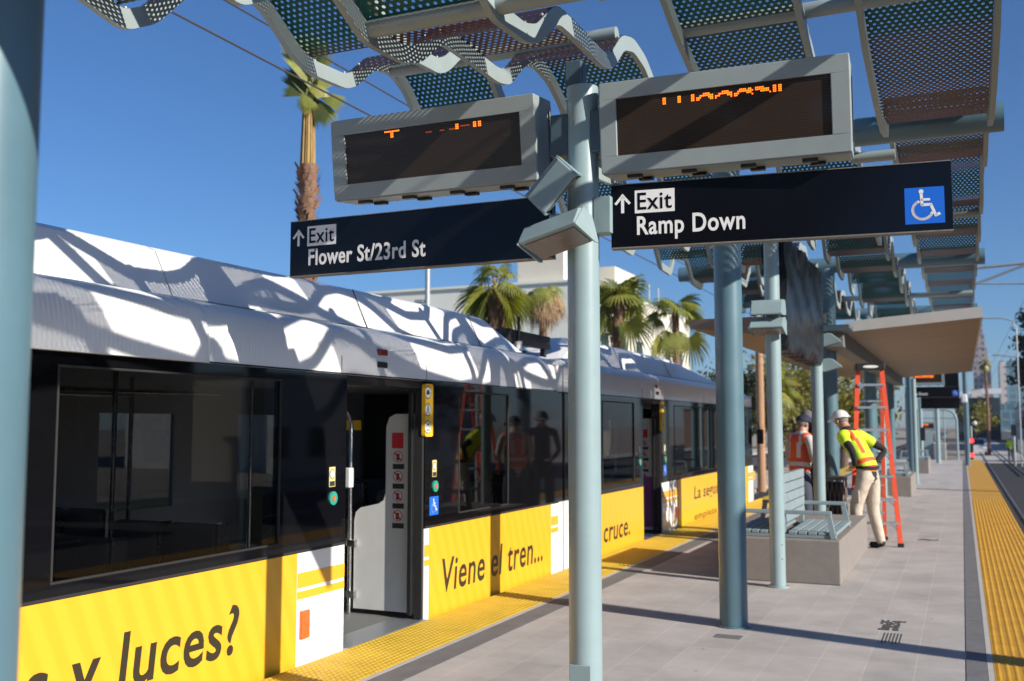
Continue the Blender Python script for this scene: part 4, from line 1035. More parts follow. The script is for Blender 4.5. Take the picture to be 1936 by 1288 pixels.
def vest(t, mt, J, m, stripes, sleeves, name='vest', low=None):
    V = {}; E = []
    def v(n, co, rx, ry): V[n] = (tuple(mt @ Vector(co)), rx, ry)
    pel = Vector(J['pelvis']); wa = Vector(J['waist'])
    v('a', pel + (wa - pel) * (low if low is not None else -.35), .178, .14); v('w', wa, .172, .137); E.append(('a', 'w')); v('c', J['chest'], .192, .152); E.append(('w', 'c')); v('n', Vector(J['neckb']) - (Vector(J['neckb']) - Vector(J['chest'])) * .1, .112, .10); E.append(('c', 'n'))
    for s in ('L', 'R'):
        v('s' + s, J['sh' + s], .086, .086); E.append(('n', 's' + s))
        if sleeves: v('e' + s, Vector(J['sh' + s]) + (Vector(J['el' + s]) - Vector(J['sh' + s])) * .62, .074, .074); E.append(('s' + s, 'e' + s))
    me = skin_mesh(name, V, E); me.materials.append(m); me.materials.append(stripes); 
    if len(stripes_extra) : me.materials.append(stripes_extra[0])
    up = (mt.to_3x3() @ (Vector(J['neckb']) - pel)).normalized(); o = mt @ pel; side_ = mt.to_3x3() @ Vector((1, 0, 0))
    for p in me.polygons:
        h = (p.center - o).dot(up); sx = (p.center - o).dot(side_)
        if -.01 < h < .035 or .10 < h < .155 or (h > .20 and .075 < abs(sx) < .125): p.material_index = 1
        elif len(stripes_extra) and (.105 <= h <= .16 or (h > .22 and .06 < abs(sx) < .085)): p.material_index = 2
    auto_smooth(me, 180); return link(name, me, t)
stripes_extra = []
M['stripeO'] = mat('orange_stripe_cloth', (.85, .10, .02), .7); M['stripeS'] = mat('silver_stripe_cloth', (.62, .62, .58), .5)
# worker leaning forward with hands on hips, seen from behind; faces away to the left
J1 = dict(pelvis=(0, 0, .98), waist=(0, .06, 1.13), chest=(0, .19, 1.33), neckb=(0, .29, 1.50), neck=(0, .34, 1.565), head=(0, .40, 1.64), crown=(0, .40, 1.74), face=(0, .93, -.3),
    shL=(-.20, .26, 1.45), shR=(.20, .24, 1.45), elL=(-.33, .02, 1.27), elR=(.40, .0, 1.26), wrL=(-.19, .08, 1.08), wrR=(.24, .06, 1.09), hdL=(.5, .75, -.3), hdR=(-.5, .75, -.3),
    hpL=(-.10, 0, .92), hpR=(.10, 0, .92), knL=(-.14, .12, .52), knR=(.11, .03, .50), anL=(-.16, .08, .09), anR=(.13, -.06, .09))
cl = dict(top=M['blackcl'], arm=M['blackcl'], fore=M['blackcl'], leg=M['khaki'], shoe=M['rubber'], skin=M['skin'])
t1, mt1, V1 = person('worker in white hard hat, lime vest and khaki trousers leaning by the orange ladder', (-1.13, 13.95, 0), R(62), J1, cl)
hat(t1, mt1, J1['head'], (0, .96, -.22), M['hardhat'], 'hard_hat', .055)
vest(t1, mt1, J1, M['hivisy'], M['stripeO'], True)
def extras(t, mt, J, hair=True, belt=True, pockets=None):
    hd = Vector(J['head']); fc = Vector(J['face']).normalized(); sd_ = fc.cross(Vector((0, 0, 1))).normalized(); up = sd_.cross(fc)
    for s in (-1, 1):
        MB().sphere(mt @ (hd + fc * .079 + sd_ * s * .031 + up * .025), .011, 8, 6).build('eye', M['blackcl'], t, True)
        MB().sphere(mt @ (hd + sd_ * s * .078 + up * .005 - fc * .005), (.016, .02, .032), 8, 6).build('ear', M['skin'], t, True)
    b = MB(); b.bar(mt @ (hd + fc * .079 - up * .045 - sd_ * .022), mt @ (hd + fc * .079 - up * .045 + sd_ * .022), .006, .008); b.build('mouth', M['hiviso'] if False else M['stickR'], t)
    if hair:
        b = MB(); b.sphere((0, 0, 0), 1, 14, 8); b.v = [tuple(mt @ (hd - fc * .022 + up * .028 + sd_ * v[0] * .083 + fc * v[1] * .088 + up * v[2] * .085)) for v in b.v]
        b.build('hair', M['hair'], t, True)
    if belt:
        b = MB(); n = 20; pe = Vector(J['pelvis']) + Vector((0, .02, .065))
        ring = [mt @ (pe + Vector((.168 * math.cos(2 * math.pi * k / n), .13 * math.sin(2 * math.pi * k / n), 0))) for k in range(n + 1)]
        for a, c in zip(ring, ring[1:]): b.bar(a, c, .012, .04)
        b.build('belt', M['blackcl'], t)
        b = MB().rbox(-.03, .03, -.02, .03, -.07, .06, .01); b.v = [tuple(mt @ (pe + Vector((.165 + v[0], .02 + v[1], -.05 + v[2])))) for v in b.v]
        b.build('radio', M['black'], t)
    if pockets:
        for s in ('L', 'R'):
            k, h = Vector(J['kn' + s]), Vector(J['hp' + s]); c = k * .62 + h * .38; sx = -1 if s == 'L' else 1
            b = MB().rbox(-.014, .014, -.055, .055, -.08, .08, .014, seg=3); b.v = [tuple(mt @ (c + Vector((sx * .072 + v[0], v[1], v[2])))) for v in b.v]
            b.build('cargo_pocket', M['khaki'], t, True)
extras(t1, mt1, J1, True, True, True)
# worker in orange vest, seen from behind to the right, half hidden by the pole
J2 = dict(pelvis=(0, 0, .93), waist=(0, .02, 1.10), chest=(0, .03, 1.30), neckb=(0, .04, 1.455), neck=(0, .06, 1.52), head=(0, .085, 1.595), crown=(0, .08, 1.69), face=(0, .9, -.42),
    shL=(-.20, .02, 1.41), shR=(.20, .02, 1.41), elL=(-.26, .04, 1.13), elR=(.27, .02, 1.13), wrL=(-.16, .24, 1.02), wrR=(.17, .22, 1.0), hdL=(.5, .8, 0), hdR=(-.5, .8, 0),
    hpL=(-.10, 0, .87), hpR=(.10, 0, .87), knL=(-.11, .03, .49), knR=(.11, .02, .49), anL=(-.12, -.02, .09), anR=(.13, -.03, .09))
cl2 = dict(top=M['greycl'], arm=M['greycl'], fore=M['greycl'], leg=M['jeans'], shoe=M['rubber'], skin=M['skin'])
t2, mt2, V2 = person('worker in navy cap, orange vest and grey shirt behind the slim pole by the bench', (-2.02, 14.0, 0), R(-42), J2, cl2)
hat(t2, mt2, J2['head'], (0, .97, -.2), M['navy'], 'cap', .085, True)
vest(t2, mt2, J2, M['hiviso'], M['stripeS'], False); extras(t2, mt2, J2, True, False)
# third man facing them
t3, mt3, V3 = person('man in dark clothes and grey cap facing the worker in orange', (-2.0, 15.1, 0), R(165), dict(J2), dict(top=M['navy'], arm=M['navy'], fore=M['navy'], leg=M['jeans'], shoe=M['rubber'], skin=M['skin']))
hat(t3, mt3, J2['head'], (0, .98, -.15), M['capgrey'], 'cap', .08, True); extras(t3, mt3, J2, True, False)
for ch in (t3,): ch.scale = (1.05, 1.05, 1.05)

# ------------------------------------------------------------ the solid shelter roof farther on
sh = thing('shelter', 'flat timber soffit shelter roof on blue columns beyond the perforated canopy', 'shelter', (XC, 21, 0))
def Sh(mb, name, m, p=None, smooth=False): return mb.build(name, m, p or sh, smooth)
ya, yb_ = 14.25, 29.0
def wing(xa, za, xb, zb, name):
    th = .13
    lo = MB().add([(xa, ya + .5 * (xa < -2), za), (xb, ya, zb), (xb, yb_, zb), (xa, yb_, za), (xa, ya + .5 * (xa < -2), za + .03), (xb, ya, zb + .03), (xb, yb_, zb + .03), (xa, yb_, za + .03)],
                  [(0, 1, 2, 3), (4, 7, 6, 5), (0, 4, 5, 1), (1, 5, 6, 2), (2, 6, 7, 3), (3, 7, 4, 0)])
    s = Sh(lo, name, M['soffit'])
    f = MB(); e = .012
    q = [(xa, ya, za), (xb, ya, zb)]
    f.add([(xa, ya - .03, za - e), (xb + .03, ya - .03, zb - e), (xb + .03, ya - .03, zb + th), (xa, ya - .03, za + th), (xa, ya - .002, za - e), (xb + .03, ya - .002, zb - e), (xb + .03, ya - .002, zb + th), (xa, ya - .002, za + th)],
          [(0, 1, 2, 3), (4, 7, 6, 5), (0, 4, 5, 1), (1, 5, 6, 2), (2, 6, 7, 3), (3, 7, 4, 0)])
    f.add([(xb + .002, ya, zb - e), (xb + .03, ya, zb - e), (xb + .03, ya, zb + th), (xb + .002, ya, zb + th), (xb + .002, yb_, zb - e), (xb + .03, yb_, zb - e), (xb + .03, yb_, zb + th), (xb + .002, yb_, zb + th)],
          [(0, 1, 2, 3), (4, 7, 6, 5), (0, 4, 5, 1), (1, 5, 6, 2), (2, 6, 7, 3), (3, 7, 4, 0)])
    f.add([(xa, ya, za + .032), (xb, ya, zb + .032), (xb, yb_, zb + .032), (xa, yb_, za + .032), (xa, ya, za + th - .01), (xb, ya, zb + th - .01), (xb, yb_, zb + th - .01), (xa, yb_, za + th - .01)],
          [(0, 1, 2, 3), (4, 7, 6, 5), (0, 4, 5, 1), (1, 5, 6, 2), (2, 6, 7, 3), (3, 7, 4, 0)])
    Sh(f, 'fascia', M['fascia'], s)
wing(-1.42, 2.86, .26, 2.99, 'right_wing'); 
def wing2():
    f = MB(); za, zb = 2.99, 2.74; xa, xb = -3.55, -1.66; th = .13
    V_ = [(xa, ya + .1, za), (xb, ya + .1, zb), (xb, yb_, zb), (xa, yb_, za)]
    f.add(V_ + [(x, y, z + .03) for x, y, z in V_], [(0, 1, 2, 3), (4, 7, 6, 5), (0, 4, 5, 1), (1, 5, 6, 2), (2, 6, 7, 3), (3, 7, 4, 0)])
    s = Sh(f, 'left_wing', M['soffit'])
    g = MB(); g.add([(x, y, z + .032) for x, y, z in V_] + [(x, y, z + th) for x, y, z in V_], [(0, 1, 2, 3), (4, 7, 6, 5), (0, 4, 5, 1), (1, 5, 6, 2), (2, 6, 7, 3), (3, 7, 4, 0)])
    g.box(xa, xb, ya + .06, ya + .098, za - .01, za + th); Sh(g, 'fascia', M['soffit'], s)
wing2()
Sh(MB().rbox(-1.66, -1.42, ya - .1, yb_, 2.64, 2.885, .01), 'gutter_beam', M['cover'])
Sh(MB().prism([(-1.85, 2.78), (-1.3, 2.86), (-1.3, 2.90), (-1.85, 2.90)], lambda u, v, d: Vector((u, d, v)), ya - .6, ya + .1), 'gutter_spout', M['dkbracket'])
for y in (22.4, 28.4): Sh(MB().tube([(XC, y, 0), (XC, y, 2.72)], .1, 24), 'column', M['column'], None, True)

# ------------------------------------------------------------ far end of the platform
def far_pole(x, y, h, r, label, name='platform_pole', m='pole'):
    t = thing(name, label, 'pole', (x, y, 0)); MB().tube([(x, y, 0), (x, y, h)], r, 18).build('pole', M[m], t, True)
    MB().tube([(x, y, 0), (x, y, .02)], r + .04, 18).build('base_plate', M[m], t, True); return t
bench(-2.1, -1.12, 24.3, 25.6, .44, 'pale blue slatted bench in the middle distance, just past the ladder')
tag(MB().rbox(-2.2, -1.08, 24.2, 26.9, 0, .44, .01).build('plinth', M['concrete']), 'grey concrete plinth in the middle distance just past the ladder', 'plinth')
bench(-1.95, -1.02, 35.9, 37.2, .46, 'pale blue slatted bench farthest away on the platform, by the gate frame')
tag(MB().rbox(-1.56, -1.05, 35.9, 38.4, 0, .46, .01).build('plinth', M['concrete']), 'farthest grey concrete plinth on the platform, by the gate frame', 'plinth')
far_pole(-1.35, 31.2, 3.6, .1, 'thick blue pole right behind the ladder under the far display', m='column')
far_pole(-1.75, 26.4, 2.7, .1, 'thick blue pole seen through the ladder steps', m='column')
far_pole(-1.5, 33.6, 2.5, .06, 'thin pale pole beneath the left end of the far exit sign')
far_pole(-1.72, 38.0, 2.7, .09, 'blue pole behind the far bench', m='column')
far_pole(-1.42, 41.0, 2.6, .07, 'slim pale pole behind the far bench and before the gate frame')
far_pole(.16, 43.6, 3.9, .1, 'tall blue pole at the far right end of the platform', m='column')
far_pole(-.95, 46.0, 2.35, .09, 'pale post standing in the gate opening')
bx = MB().rbox(-1.43, -1.27, 40.7, 40.86, 1.0, 1.5, .02).build('call_box', M['black']); tag(bx, 'small black call box fixed on the slim pole far along the platform', 'call box')
# far display and exit sign
display('led_display', 'small far LED display with one bright orange line under the shelter roof', (-1.62, 34.3, 2.84), 0, 1.16, .42, .2, ((.30, .30, .0105), ["#" * 0 + "###.##.###.##.###..##.###.##.###.##..##.###.##.###.##"] * 6))
ft = exit_sign('distant black sign reading Exit Ramp Down under the far display', (-1.62, 34.35, 2.46), 0, 1.58, .325, 'Ramp Down', .53, True)
fp = MB().rbox(-1.18, -.05, 34.6, 34.68, 2.10, 2.50, .01).build('black_panel', M['signface']); tag(fp, 'blank black panel hanging below the distant exit sign', 'panel')
fp2 = MB().rbox(-.48, -.05, 34.72, 34.78, 2.8, 3.3, .01).build('black_panel', M['signface']); tag(fp2, 'blank black panel right of the distant LED display', 'panel')
display('led_display', 'tiny far LED display with orange text seen through the gate frame', (-2.5, 58.0, 1.32), 0, 1.2, .42, .2, ((.30, .30, .0105), ["###.##.###.##.###..##.###.##.###.##..##.###.##.###.##"] * 6))
far_pole(-1.18, 29.6, 2.85, .06, 'slim pale pole just right of the thick blue pole under the shelter roof')
far_pole(-1.62, 24.0, 2.7, .055, 'slim pale pole at the near end of the middle distance plinth')
# gate frame of bent tube
gt = thing('gate_frame', 'pale blue bent tube gate frame at the far platform end', 'gate', (-1.1, 50, 0))
MB().tube([(-2.0, 50, 2.28), (-.65, 50, 2.28), (-.42, 50, 2.2), (-.27, 50, 2.02), (-.22, 50, 1.8), (-.22, 50, 0)], .05, 12).build('tube_arch', M['pole'], gt, True)
MB().tube([(-2.0, 50, 1.9), (-.25, 50, 1.9)], .035, 10).tube([(-1.85, 50, 0), (-1.85, 50, 2.28)], .05, 10).tube([(-1.15, 50, .9), (-1.15, 50, 2.28)], .03, 10).tube([(-.75, 50, .8), (-.75, 50, 2.28)], .03, 10).build('tube_rail', M['pole'], gt, True)
cb_ = thing('equipment_cabinet', 'grey metal cabinet behind the gate frame posts', 'cabinet', (-.95, 51, 0))
MB().rbox(-1.25, -.72, 50.6, 51.2, 0, .75, .02).build('cabinet_body', M['pavement'], cb_); MB().box(-1.2, -.76, 50.594, 50.6, .05, .7).build('cabinet_door', M['housing'], cb_)
pn_ = thing('railing', 'row of grey railing bars at the top of the far ramp', 'railing', (-.45, 50.4, 0))
b = MB()
for k in range(9): b.box(-.66 + k * .048, -.64 + k * .048, 50.3, 50.34, 0, 1.35)
b.build('bars', M['timber'] if False else M['concrete'], pn_); MB().box(-.7, -.24, 50.29, 50.35, 1.35, 1.4).build('top_rail', M['pole'], pn_)
lm_ = MB().add([(-1.9, 51, 1.05), (-1.25, 51, 1.35), (-1.25, 51, 0), (-1.9, 51, 0), (-1.9, 51.04, 1.05), (-1.25, 51.04, 1.35), (-1.25, 51.04, 0), (-1.9, 51.04, 0)], [(0, 1, 2, 3), (4, 7, 6, 5), (0, 4, 5, 1), (1, 5, 6, 2), (2, 6, 7, 3), (3, 7, 4, 0)])
tag(lm_.build('side_panel', M['pole']), 'slanted pale blue side panel left of the gate posts', 'panel')
# red marker lamps
sg = thing('red_signal', 'short black post with two round red lamps at the end of the yellow strip', 'signal', (.37, 51.2, -.05))
MB().rbox(.30, .44, 51.2, 51.3, -.1, 1.0, .02).build('post', M['black'], sg)
for z in (.20, .86): MB().tube([(.37, 51.2, z), (.37, 51.14, z)], .10, 20).build('red_lamp', M['redlamp'], sg, True)
MB().rbox(.22, .52, 50.6, 51.3, -.12, -.001, .02).build('yellow_base', M['tactile'], sg)
# unseen post on the far kerb, added to cast the paver shadow
sl = thing('shadow_post', 'unseen grey post beyond the right hand track, added to cast a paver shadow', 'post', (4.95, 6.52, GZ))
MB().tube([(4.95, 6.52, GZ), (4.95, 6.52, 4.1)], .14, 24).build('pole', M['hidden'], sl, True)
MB().tube([(4.95, 6.52, 4.1), (4.95, 6.52, 4.16)], [.14, .05], 24).build('cap', M['hidden'], sl, True)

# ------------------------------------------------------------ overhead line
for z, lab, wd in ((5.08, 'thin dark upper overhead wire crossing the sky above the train', .008), (4.75, 'thin dark lower overhead wire crossing the sky above the train', .009)):
    tag(MB().tube([(-5.42, -20, z), (-5.42, 30, z), (-5.42, 90, z)], wd, 6).build('overhead_wire', M['wire']), lab, 'wire')
oc = thing('catenary_mast', 'grey catenary mast with a braced cantilever tube right of the canopy', 'mast', (4.4, 26, GZ))
MB().tube([(4.4, 26, GZ), (4.4, 26, 7)], .13, 16).build('pole', M['hidden'], oc, True)
MB().tube([(4.4, 26, 5.5), (.2, 26, 5.28)], .035, 8).tube([(1.45, 26, 5.30), (.25, 26, 4.86)], .03, 8).tube([(.4, 26, 4.92), (2.6, 26, 4.80)], .02, 8).build('cantilever', M['hidden'], oc, True)
for x, z in ((2.2, 5.3), (2.2, 6.1)): tag(MB().tube([(x, -20, z), (x, 200, z)], .008, 6).build('overhead_wire', M['wire']), 'thin overhead wire above the right hand track, %s of two' % ('lower' if z < 6 else 'upper'), 'wire')

# ------------------------------------------------------------ palms behind the train
def fan_palm(label, x, y, ztop, rt, leaves, ll, seed, skirt=0, dead=False, group='fan palms behind the train', up=False, spread=1., leaves_spec=()):
    r = random.Random(seed); t = thing('palm_tree', label, 'palm', (x, y, GZ), group)
    b = MB(); n = 16; pts = []; h = ztop - GZ; rad = []
    for k in range(n + 1):
        q = k / n; pts.append((x + .06 * math.sin(q * 3 + seed), y + .05 * math.sin(q * 2.2), GZ + h * q)); rad.append(rt * (1.25 - .35 * q) * (1 + .05 * math.sin(k * 2.1)))
    b.tube(pts, rad, 14)
    # leaf boots in rings
    nb = int(h / .085)
    for k in range(nb):
        z = GZ + .3 + (h - .3) * k / nb; q = (z - GZ) / h
        if q < .28: continue
        for m in range(5):
            a = k * 2.4 + m * 1.2566 + r.uniform(-.2, .2); rr = rt * (1.25 - .35 * q) * .98; ln = rt * r.uniform(.25, .6); wd = rt * r.uniform(.22, .36)
            c = Vector((x + rr * math.cos(a), y + rr * math.sin(a), z)); o = Vector((math.cos(a), math.sin(a), 0)); s = Vector((-o.y, o.x, 0))
            b.add([c - s * wd, c + s * wd, c + o * ln * .7 + s * wd * .5 + Vector((0, 0, ln * 1.3)), c + o * ln * .7 - s * wd * .5 + Vector((0, 0, ln * 1.3)), c + o * ln * .1 + Vector((0, 0, ln * .9))], [(0, 1, 2, 3), (0, 3, 4), (1, 4, 2)], 1)
    b.build('trunk', [M['bark'], M['boot']], t)
    b = MB(); top = Vector(pts[-1])
    def leaf(az, el, L, fan, mi, droop, roll=0):
        d = Vector((math.cos(az) * math.cos(el), math.sin(az) * math.cos(el), math.sin(el)))
        s = Vector((-math.sin(az), math.cos(az), 0)); pts_ = []; p = top + Vector((0, 0, r.uniform(-.1, .15)))
        for k in range(6):
            pts_.append(p.copy()); p = p + d * L / 5; d = (d + Vector((0, 0, -droop * .10))).normalized()
        b.tube(pts_, [.022, .02, .017, .014, .012, .01], 5, 4)
        hub = pts_[-1]; up_ = s.cross(d).normalized(); s, up_ = s * math.cos(roll) + up_ * math.sin(roll), up_ * math.cos(roll) - s * math.sin(roll)
        nl = 26
        for k in range(nl):
            a = (k / (nl - 1) - .5) * R(225); fl_ = fan * (1 - .28 * (abs(a) / R(112)) ** 2) * r.uniform(.9, 1.08)
            dd = (d * math.cos(a) + s * math.sin(a) + up_ * .12 * abs(math.sin(a))).normalized(); ww = fan * .040
            sw = dd.cross(up_).normalized()
            mid = hub + dd * fl_ * .55 + Vector((0, 0, -droop * .03 * fan)); tip = hub + dd * fl_ * .86 + Vector((0, 0, -droop * .13 * fan - .03)); tt = tip + dd * fl_ * .16 + Vector((0, 0, -.16 * fan * droop))
            m_ = mi if r.random() > .12 else (1 if mi == 0 else mi)
            b.add([hub - sw * ww * .12, hub + sw * ww * .12, mid + sw * ww, mid - sw * ww, tip + sw * ww * .7, tip - sw * ww * .7, tt], [(0, 1, 2, 3), (3, 2, 4, 5), (5, 4, 6)], m_)
    for az, el, L_, fn_, mi_, ro in leaves_spec: leaf(az, el, L_ * 1.0, fn_, mi_, 1.1, ro)
    for k in range(leaves):
        f = (k + .5) / leaves; az = k * 2.39996 + r.uniform(-.25, .25)
        el = R(78) - f * R(128 if not up else 75) * spread + r.uniform(-.12, .12)
        if dead: leaf(az, R(50) - f * R(110), ll * r.uniform(.5, .8), ll * r.uniform(.5, .8), 3 if f > .2 else 0, 2.2)
        else: leaf(az, el, ll * r.uniform(.75, 1.05), ll * r.uniform(.8, 1.0), 0 if r.random() > .3 else (1 if r.random() > .4 else 2), 1.0 + 1.4 * f)
    for k in range(skirt):
        az = r.uniform(0, 6.283); leaf(az, R(-50 + r.uniform(-30, 10)), ll * r.uniform(.5, .8), ll * r.uniform(.5, .8), 3, 2.0)
    b.build('crown', [M['frond'], M['frondy'], M['frondd'], M['deadf'], M['petiole']], t)
    return t
# tall tied-up palm left of the displays
def tied_palm():
    x, y = -10.0, 13.9; r = random.Random(4); t = thing('palm_tree', 'tallest palm, narrow crown over long golden leaf stalks, left of the displays', 'palm', (x, y, GZ), 'fan palms behind the train')
    b = MB(); pts = [(x + .03 * math.sin(k), y, GZ + (6.0 - GZ) * k / 14) for k in range(15)]; b.tube(pts, [.19 - .004 * k for k in range(15)], 14)
    for k in range(75):
        z = 1.5 + 4.45 * k / 75
        for m in range(5):
            a = k * 2.4 + m * 1.2566 + r.uniform(-.3, .3); c = Vector((x + .15 * math.cos(a), y + .15 * math.sin(a), z)); o = Vector((math.cos(a), math.sin(a), 0)); s = Vector((-o.y, o.x, 0)); ln = r.uniform(.05, .13)
            b.add([c - s * .06, c + s * .06, c + o * ln * .8 + s * .035 + Vector((0, 0, ln * 1.1)), c + o * ln * .8 - s * .035 + Vector((0, 0, ln * 1.1))], [(0, 1, 2, 3)], 1)
    b.build('trunk', [M['bark'], M['boot']], t)
    b = MB()
    for k in range(34):
        a = k * 2.39996; rr = .12 * math.sqrt((k + 1) / 34); c = Vector((x, y, 5.85)); o = Vector((math.cos(a), math.sin(a), 0)); e = c + o * rr * .75 + Vector((0, 0, 1.25))
        b.tube([c + o * rr, c + o * rr * .9 + Vector((0, 0, .6)), e], [.022, .017, .014], 5, 2)
    b.build('leaf_stalks', [M['frond'], M['frondy'], M['petiole']], t)
    b = MB()
    def fan(c, d, up, L, mi, wide=210, nl=24):
        d = d.normalized(); s = d.cross(up).normalized(); u = s.cross(d)
        for k in range(nl):
            a = (k / (nl - 1) - .5) * R(wide); dd = (d * math.cos(a) + s * math.sin(a)).normalized(); sw = dd.cross(u).normalized(); w_ = L * .042; q = L * (1 - .2 * abs(a) / R(105)) * r.uniform(.92, 1.05)
            b.add([c - sw * .004, c + sw * .004, c + dd * q * .6 + sw * w_ - u * .02, c + dd * q * .6 - sw * w_ - u * .02, c + dd * q - u * .05 - Vector((0, 0, .05 * L))], [(0, 1, 2, 3), (3, 2, 4)], mi)
    V = Vector; c = V((x, y, 7.1))
    rt = V((.91, .41, 0)); tw = V((.6, -.8, 0))
    fan(c + tw * .25 + V((0, 0, -.1)), -rt * .9 + V((0, 0, .25)), tw, .27, 1); fan(c + rt * .12 + tw * .28 + V((0, 0, -.02)), rt * .3 + V((0, 0, 1)), tw, .27, 1, 120)
    fan(c + tw * .3 + V((0, 0, -.05)), -rt * .4 + V((0, 0, -.6)), tw, .24, 0, 180)
    for k in range(9):
        a = k * 2.4; d = V((0, 0, 1)) + rt * r.uniform(-.36, .30) + tw * r.uniform(-.2, .3)
        fan(c + V((0, 0, r.uniform(.0, .35))) + V((math.cos(a), math.sin(a), 0)) * .06, d, tw + rt * r.uniform(-.8, .8), r.uniform(.65, .98), (2, 0, 2, 1)[k % 4], 46, 13)
    for sx, dz, L_, mi in ((1, -.35, .55, 0), (.7, -.95, .6, 0), (.5, -1.3, .6, 2), (-.6, .9, .62, 2), (-.5, 1.3, .7, 2), (-.9, .3, .4, 2), (.7, .9, .55, 0)):
        fan(c + rt * sx * .12 + tw * r.uniform(-.1, .15) + V((0, 0, .08)), rt * sx + V((0, 0, dz)), tw + rt * r.uniform(-.5, .5), L_, mi, 34, 10)
    b.build('crown', [M['frond'], M['frondy'], M['frondd']], t)
tied_palm()
rimg = R(24)
def spec(seed, tops, lows):
    r = random.Random(seed); out = []
    for k in range(tops): out.append((rimg + k * 2.39996, R(r.uniform(12, 75)), r.uniform(.3, .5), r.uniform(.8, 1.0), 0 if k % 3 else 2, r.uniform(-.6, .6)))
    for az, el, L, fn_, mi, ro in lows: out.append((rimg + R(az), R(el), L, fn_, mi, ro))
    return out
fan_palm('broad fan palm with thick trunk and drooping fronds, just below the left exit sign', -10, 21.5, 4.80, .22, 7, .5, 21, skirt=0, spread=.35, leaves_spec=[(rimg + R(a_), R(e_), .30, .80, m_, o_) for a_, e_, m_, o_ in ((-8, -22, 0, .9), (8, -48, 1, .7), (-20, -62, 0, .9), (188, -22, 0, -.9), (172, -46, 0, -.7), (200, -64, 2, -.9), (30, 5, 0, .5), (150, 5, 2, -.5), (-35, -35, 1, .6), (215, -35, 0, -.6))])
fan_palm('small withered palm with a brown drooping crown before the pale wall', -12, 29.3, 5.7, .12, 22, .75, 22, dead=True)
fan_palm('fan palm right of the sign pole with big lower fronds', -10, 30.6, 5.55, .16, 0, .9, 23, leaves_spec=spec(23, 12, [(12, -58, .85, .95, 1, .9), (170, -50, .7, .95, 0, -.8), (-40, -72, .8, .9, 2, .5), (40, -15, .6, .7, 0, .9), (200, -20, .5, .7, 2, -.8)]))
fan_palm('fan palm with bare trunk at the bright end of the building', -10, 37.7, 5.9, .15, 0, 1.0, 24, leaves_spec=spec(24, 9, [(5, -56, 1.2, .95, 1, .9), (178, -58, 1.1, .9, 1, -.9), (182, 2, .75, .75, 2, -.9), (-15, 8, .6, .7, 2, .8), (240, -70, 1.0, .8, 0, .4)]))
fan_palm('small far palm nearly hidden by the big blue column', -8.6, 52, 3.4, .2, 20, .85, 25)

# ------------------------------------------------------------ trees
def leaf_tree(label, x, y, h, cr, rad, m, seed, nleaf, ls, group=None, zc=None, trunk='wood', name='tree'):
    r = random.Random(seed); t = thing(name, label, 'tree', (x, y, GZ), group)
    b = MB(); zc = zc if zc is not None else GZ + h - cr[2] * .9; tr = h * .025 + .06
    b.tube([(x, y, GZ), (x + .1, y, GZ + (zc - GZ) * .6), (x + .05, y + .1, zc)], [tr * 1.3, tr, tr * .7], 10)
    cl_ = []
    for k in range(rad):
        u, v_, w_ = r.gauss(0, .5), r.gauss(0, .5), r.gauss(0, .5); L = math.sqrt(u * u + v_ * v_ + w_ * w_) or 1; q = min(1, L) / L
        c = Vector((x + u * q * cr[0], y + v_ * q * cr[1], zc + w_ * q * cr[2])); cl_.append((c, r.uniform(.25, .5) * min(cr)))
        if k % 3 == 0: b.tube([(x + .05, y + .1, zc - cr[2] * .5), tuple((Vector((x, y, zc - cr[2] * .3)) + c) / 2), tuple(c)], [tr * .4, tr * .25, tr * .1], 5)
    b.build('trunk', M[trunk], t)
    vs = []; fs = []
    for k in range(nleaf):
        c, q = cl_[r.randrange(len(cl_))]; p = c + Vector((r.gauss(0, q * .6), r.gauss(0, q * .6), r.gauss(0, q * .5)))
        a = Vector((r.uniform(-1, 1), r.uniform(-1, 1), r.uniform(-1, 1))).normalized(); e = a.cross(Vector((r.uniform(-1, 1), r.uniform(-1, 1), r.uniform(-1, 1)))).normalized(); s_ = ls * r.uniform(.6, 1.3); o = len(vs)
        vs += [p + a * s_, p + e * s_ * .45, p - a * s_, p - e * s_ * .45]; fs.append((o, o + 1, o + 2, o + 3))
    me = bpy.data.meshes.new('crown'); me.from_pydata(vs, [], fs); me.materials.append(M[m]); link('crown', me, t); return t
leaf_tree('olive green bushy tree behind the man in orange', -8.3, 56, 6.2, (3.2, 3, 2.6), 26, 'leaf', 31, 6000, .16, 'olive trees past the train')
leaf_tree('olive tree right of the slim bench pole, thinner crown', -6.2, 60, 5.6, (2.4, 2.6, 2.2), 22, 'leaf', 32, 5000, .16, 'olive trees past the train')
leaf_tree('darker olive tree between the big column and the wooden utility pole', -10.2, 50, 6.0, (1.8, 2.2, 2.2), 18, 'leafd', 33, 3500, .15, 'olive trees past the train')
leaf_tree('tall dark evergreen at the right edge across the street', 5.75, 80, 13.6, (1.5, 2.4, 6), 44, 'leafd', 34, 14000, .22, None, zc=5.5)
leaf_tree('low dark tree right of the skyline under the tall evergreen', 6.4, 95, 4.2, (1.3, 2, 1.6), 16, 'leafd', 35, 2500, .18)
leaf_tree('low olive shrubby tree far up the street left of the bare palm trunk', 1.2, 120, 4.6, (2.0, 2.5, 1.5), 18, 'leaf', 36, 2500, .22)
up_ = thing('utility_pole', 'wooden utility pole beyond the nose of the train', 'pole', (-7.2, 40, GZ))
MB().tube([(-7.2, 40, GZ), (-7.2, 40, 4.6)], [.17, .15], 14).build('pole', M['timber'], up_, True)
fan_palm('bare tall palm trunk with a tiny crown before the skyline', 2.0, 95, 6.9, .11, 12, .42, 26, group=None)

